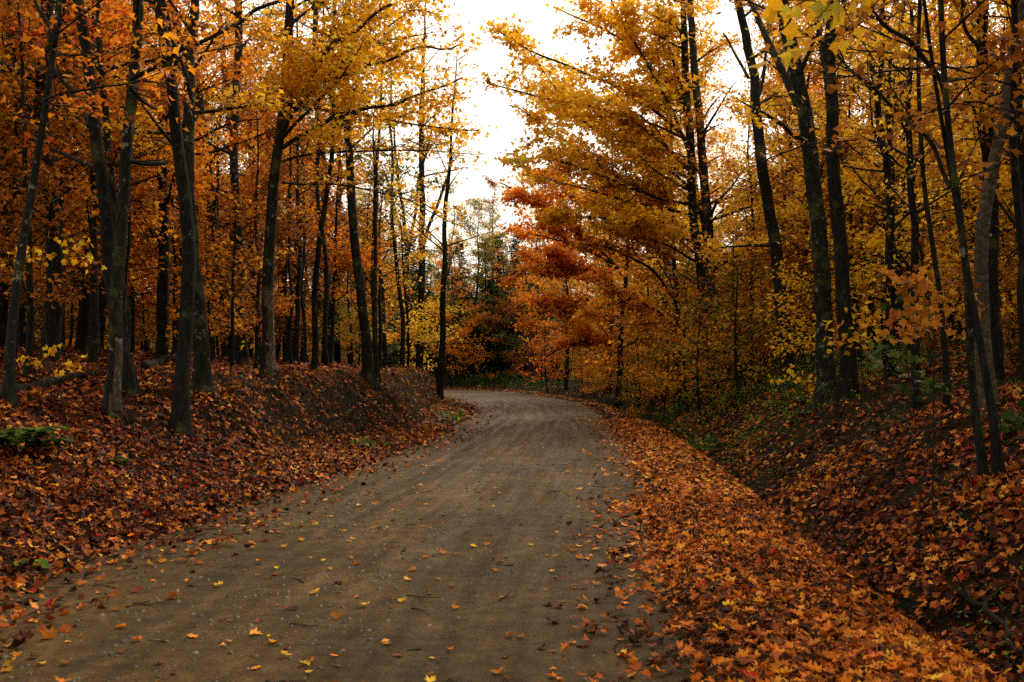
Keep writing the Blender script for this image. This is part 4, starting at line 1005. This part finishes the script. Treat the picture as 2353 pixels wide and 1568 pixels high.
def sprig(name, label, base, path, mat, n, size, cat="sapling", Y=None, bark=BRANCH, droop=.4, w=.006, spread=.1, side=()):
    if Y is None: Y = ground_hit(*base)[1]
    p0 = W(base[0], base[1], Y); p0[2] = float(H(p0[:1], p0[1:2])[0]) - .03
    pts = np.array([p0] + [W(q[0], q[1], Y + (q[2] if len(q) > 2 else 0)) for q in path]) - p0
    t_ = np.linspace(0, 1, 14); u_ = np.linspace(0, 1, len(pts)); pp = np.stack([np.interp(t_, u_, pts[:, k]) for k in range(3)], 1)
    for _ in range(2): pp[1:-1] = .25 * pp[:-2] + .5 * pp[1:-1] + .25 * pp[2:]
    root = link(name, None, None, tuple(p0)); tag(root, label, cat)
    tb = Tubes(); tb.add(pp, np.linspace(w * 1.6, w * .5, len(pp)), 5); link("stem", tb.mesh("stem", bark), root)
    axes = [pp]
    for sd in side:
        q = np.array([W(a_[0], a_[1], Y + (a_[2] if len(a_) > 2 else 0)) for a_ in sd]) - p0
        u2 = np.linspace(0, 1, len(q)); q = np.stack([np.interp(np.linspace(0, 1, 8), u2, q[:, k]) for k in range(3)], 1)
        tb = Tubes(); tb.add(q, np.linspace(w, w * .4, len(q)), 4); link("branch", tb.mesh("branch", bark), root); axes.append(q)
    for k in range(n):
        ax = axes[ru.randint(1, len(axes))] if len(axes) > 1 else axes[0]
        u = ru.uniform(.25, 1) * (len(ax) - 1); i = min(int(u), len(ax) - 2); p = ax[i] + (ax[i + 1] - ax[i]) * (u - i) + ru.normal(0, spread, 3) * [1, 1, .5]
        d = Vector(ru.normal(0, .6, 3) + [0, 0, -droop]); nn = Vector(ru.normal(0, .5, 3) + [0, -.5, .8])
        d.normalize(); X = d.cross(nn).normalized(); Z = X.cross(d)
        from mathutils import Matrix
        M = Matrix(((X.x, d.x, Z.x), (X.y, d.y, Z.y), (X.z, d.z, Z.z)))
        put_leaf("leaf", p, M.to_euler(), size * ru.uniform(.7, 1.15), mat, root)
    return root
sprig("maple_sapling", "knee-high sapling with bright yellow leaves at the lower left", (150, 960), [(140, 900), (120, 850), (95, 815), (60, 800)], GOLD, 44, .085, spread=.06,
      side=([(125, 860), (90, 835, -.1), (50, 822, -.2)], [(130, 880), (160, 850, -.1), (185, 830, -.2)], [(100, 820), (120, 800)]))
sprig("maple_sapling", "slim sapling holding a fan of yellow leaves above the left edge", (120, 930), [(110, 800), (95, 700), (90, 620), (100, 570)], GOLD, 70, .085, spread=.13,
      side=([(95, 640), (140, 590, -.2), (200, 590, -.4), (240, 610, -.5)], [(92, 600), (60, 590), (30, 600)], [(100, 570), (150, 560), (190, 575)]))
sprig("maple_sapling", "tiny sapling with a handful of yellow leaves before the dark left trunks", (556, 850), [(552, 800), (548, 760), (546, 740)], YELLOW, 12, .15, spread=.10)
sprig("maple_sapling", "yellow sapling between the black leaning trunk and the thick trunks", (1850, 935), [(1845, 900), (1850, 870), (1862, 850)], YELLOW, 60, .12, spread=.22, side=([(1848, 900), (1880, 880, -.2), (1900, 895, -.3)], [(1846, 890), (1820, 870), (1800, 875)]))
sprig("maple_sapling", "yellow leaved sapling right of the thick black trunk", (1985, 900), [(1980, 830), (1975, 760), (1965, 700)], YELLOW, 90, .12, spread=.28, side=([(1978, 820), (1968, 780), (1960, 760)], [(1976, 780), (1990, 730), (1985, 690)]))
sprig("maple_sapling", "orange brown sapling drooping beside the thin dark stem", (2140, 920), [(2145, 850), (2150, 780), (2140, 700), (2125, 640)], BROWNO, 110, .105, Y=9.5, spread=.17, side=([(2148, 800), (2120, 740), (2090, 730)], [(2145, 740), (2175, 700), (2200, 690)], [(2135, 690), (2100, 640), (2080, 650)]))
sprig("leafy_plant", "tall green leafy plant on the right bank by the thin dark stem", (2110, 1000), [(2095, 920), (2082, 820), (2075, 740), (2070, 700)], GREEN, 80, .13, "plant", spread=.14, side=([(2090, 860), (2050, 800), (2020, 800)], [(2085, 900), (2130, 880), (2160, 900)], [(2080, 780), (2095, 730), (2110, 720)]))
sprig("leafy_plant", "green leafy plant low at the right edge of the bank", (2325, 1010), [(2320, 980), (2318, 960)], GREEN, 40, .11, "plant", spread=.16)
sprig("leafy_plant", "bright green low plant in the ditch beside the leaf band", (1605, 1035), [(1605, 1028), (1606, 1020)], LIME, 70, .11, "plant", spread=.20)
sprig("leafy_plant", "darker green low plant just right of the bright green ditch plant", (1645, 1040), [(1645, 1030), (1645, 1018)], GREEN, 60, .11, "plant", spread=.18)
sprig("leafy_plant", "small green plant on the left verge by the cut bank", (838, 1030), [(838, 1026), (838, 1020)], LIME, 40, .09, "plant", spread=.16)
sprig("leafy_plant", "low green plant at the left roadside under leaves", (60, 1310), [(60, 1306), (62, 1300)], LIME, 26, .06, "plant", spread=.10)
sprig("leafy_plant", "green weeds at the inside of the bend below the bank end", (1045, 968), [(1045, 964), (1046, 960)], LIME, 50, .12, "plant", spread=.28)
x, y = patch(240000, 15.5, 47, -1, 1.1, 2.7, 2.2, .3, .5)
weeds("undergrowth", "dark brown dead brush and rootlets clinging to the cut bank", x, y, (.0, .22), .07, RUSSET, 2, .9)
# one broad pale leaf on the left roadside
b = ground_hit(152, 1275)
o = put_leaf("broad_leaf", (b[0], b[1], b[2] + .06), (.9, .25, 2.4), .22, leaf_mat("leaf_pale_green", [(0, (.42, .46, .22)), (1, (.5, .52, .28))], .3), None, 3)
tag(o, "large pale green leaf propped among the left roadside leaves", "leaf")

def log_obj(name, label, pxs, w0, w1, mat, cat="log", lift=.0, stubs=0, sides=9):
    pts = np.array([ground_hit(*q) for q in pxs]); s0 = pts[0, 1] / FPX
    pts[:, 2] = H(pts[:, 0], pts[:, 1]) + lift + w0 * s0 * .35
    c = pts[0].copy(); t_ = np.linspace(0, 1, 16); u_ = np.linspace(0, 1, len(pts)); pp = np.stack([np.interp(t_, u_, pts[:, k]) for k in range(3)], 1) - c
    pp[1:-1] += ru.normal(0, .02, pp[1:-1].shape)
    root = link(name, None, None, tuple(c)); tag(root, label, cat)
    tb = Tubes(); R = np.linspace(w0, w1, 16) * s0 / 2
    pp2 = np.vstack([pp[:1], pp, pp[-1:]]); pp2[0] -= unit(pp[1] - pp[0]) * .005; pp2[-1] += unit(pp[-1] - pp[-2]) * .005
    tb.add(pp2, np.concatenate([[.002], R, [.002]]), sides, .12, ru); link("trunk", tb.mesh("trunk", mat), root)
    for k in range(stubs):
        i = ru.randint(3, 14); d = np.array([ru.normal(), ru.normal(), abs(ru.normal()) + .3]); q = walk(ru, pp[i], d, ru.uniform(.2, .7), .15, .15, 0, 0)
        tb = Tubes(); tb.add(q, np.linspace(R[i] * .4, .004, len(q)), 5); link("branch", tb.mesh("branch", mat), root)
    return root
log_obj("fallen_log", "dark fallen log lying across the leaves at the left edge", [(-60, 930), (40, 905), (130, 885), (215, 868)], 32, 24, BARK, stubs=3)
log_obj("fallen_log", "dark fallen log behind the flared black trunk", [(330, 852), (370, 840), (420, 828)], 22, 16, BARK, stubs=1)
log_obj("fallen_branch", "pale bleached branch lying on the right bank beyond the thick trunks", [(1972, 815), (2000, 835), (2035, 860), (2075, 868)], 12, 8, PALEW, "branch", .08, 3, 6)
log_obj("fallen_branch", "short pale broken stick among leaves on the right bank", [(2068, 880), (2098, 874)], 9, 8, PALEW, "branch", .06, 0, 6)
log_obj("fallen_branch", "long thin dark branch lying in the ditch at the lower right", [(2200, 1395), (2270, 1450), (2352, 1530)], 16, 8, BARKG, "branch", .05, 4, 6)
# clods and stones of the eroded face
n = 9000; x = ru.uniform(-14, 2, n); y = ru.uniform(15, 50, n); sl, sr, lt, hw = road_off(x, y)
ok = (sl > 1.0) & (sl < 2.8) & (ru.rand(n) < sm(.3, .55, fbm(x * 2.1, y * 2.1 + 9))); x, y = x[ok], y[ok]; n = len(x)
sz = .012 + .07 * ru.rand(n) ** 3; q_ = cube[None] * (sz[:, None, None] * ru.uniform(.5, 1.4, (n, 8, 3)))
P_ = q_ + np.stack([x, y, H(x, y)], 1)[:, None]
SOIL, nt, out = new_mat("dark_soil")
at = nt.nodes.new("ShaderNodeAttribute"); at.attribute_name = "tone"
r = ramp(nt, [(0, (.006, .0045, .003)), (.8, (.026, .018, .011)), (1, (.07, .055, .04))]); nt.links.new(at.outputs["Fac"], r.inputs[0])
p = nt.nodes.new("ShaderNodeBsdfPrincipled"); p.inputs["Roughness"].default_value = .95; p.inputs["Specular IOR Level"].default_value = .05
nt.links.new(r.outputs[0], p.inputs["Base Color"]); nt.links.new(p.outputs[0], out.inputs[0])
tag(link("soil_clods", mk_mesh("soil_clods", P_.reshape(-1, 3), (cf[None] + (np.arange(n) * 8)[:, None, None]).reshape(-1, 4), SOIL, tone=np.repeat(ru.rand(n), 5))), "dark crumbling clods of soil on the face of the cut bank", kind="stuff")
# roots hanging out of the cut bank
root = None
bk = [(m_, ) for m_ in ()]
for k in range(34):
    yy = ru.uniform(17, 44); i = np.argmin(np.abs(RC[:120, 1] - yy)); sgn = -(RC[i, 2] + ru.uniform(1.7, 2.3))
    xx = RC[i, 0] + RN[i, 0] * sgn; yv = RC[i, 1] + RN[i, 1] * sgn
    z = float(H(np.array([xx]), np.array([yv]))[0])
    if root is None:
        root = link("exposed_roots", None, None, (xx, yv, z)); c0 = np.array([xx, yv, z]); tag(root, "dark thin roots hanging out of the eroded left bank", "roots")
    q = walk(ru, np.array([xx, yv, z + .02]) - c0, np.array([RN[i, 0] * .9, ru.normal(0, .3), -.15]), ru.uniform(.4, 1.1), .12, .25, -.22, 0)
    tb = Tubes(); tb.add(q, np.linspace(.014, .003, len(q)), 4); link("root", tb.mesh("root", BRANCH), root)
# twigs on the road
for k in range(46):
    yy = ru.uniform(4.8, 17); i = np.argmin(np.abs(RC[:, 1] - yy)); xx = RC[i, 0] + ru.uniform(-.95, .95) * RC[i, 2]
    if abs(xx) > .52 * yy: continue
    a = ru.uniform(0, 6.28); L = ru.uniform(.06, .28)
    q = walk(ru, np.array([0., 0, 0]), np.array([math.cos(a), math.sin(a), 0]), L, .05, .22, 0, 1.0); q[:, 2] = np.abs(q[:, 2]) * .3
    tb = Tubes(); tb.add(q, np.linspace(.0045, .0025, len(q)), 4)
    if L > .2:
        d = q[2] - q[1]; q2 = walk(ru, q[2], np.array([d[1], -d[0], 0]) + d, L * .4, .04, .2, 0, 1.0); q2[:, 2] = np.abs(q2[:, 2]) * .3; tb.add(q2, np.linspace(.003, .0015, len(q2)), 3)
    z = float(RZ_at(np.array([xx]), np.array([yy]))[0])
    tag(link("twig", tb.mesh("twig", BRANCH), None, (xx, yy, z + .006)), "short dark twig lying on the dirt road", "twig", "twigs lying on the road")
for o in bpy.data.objects:
    if "short" in o: del o["short"]
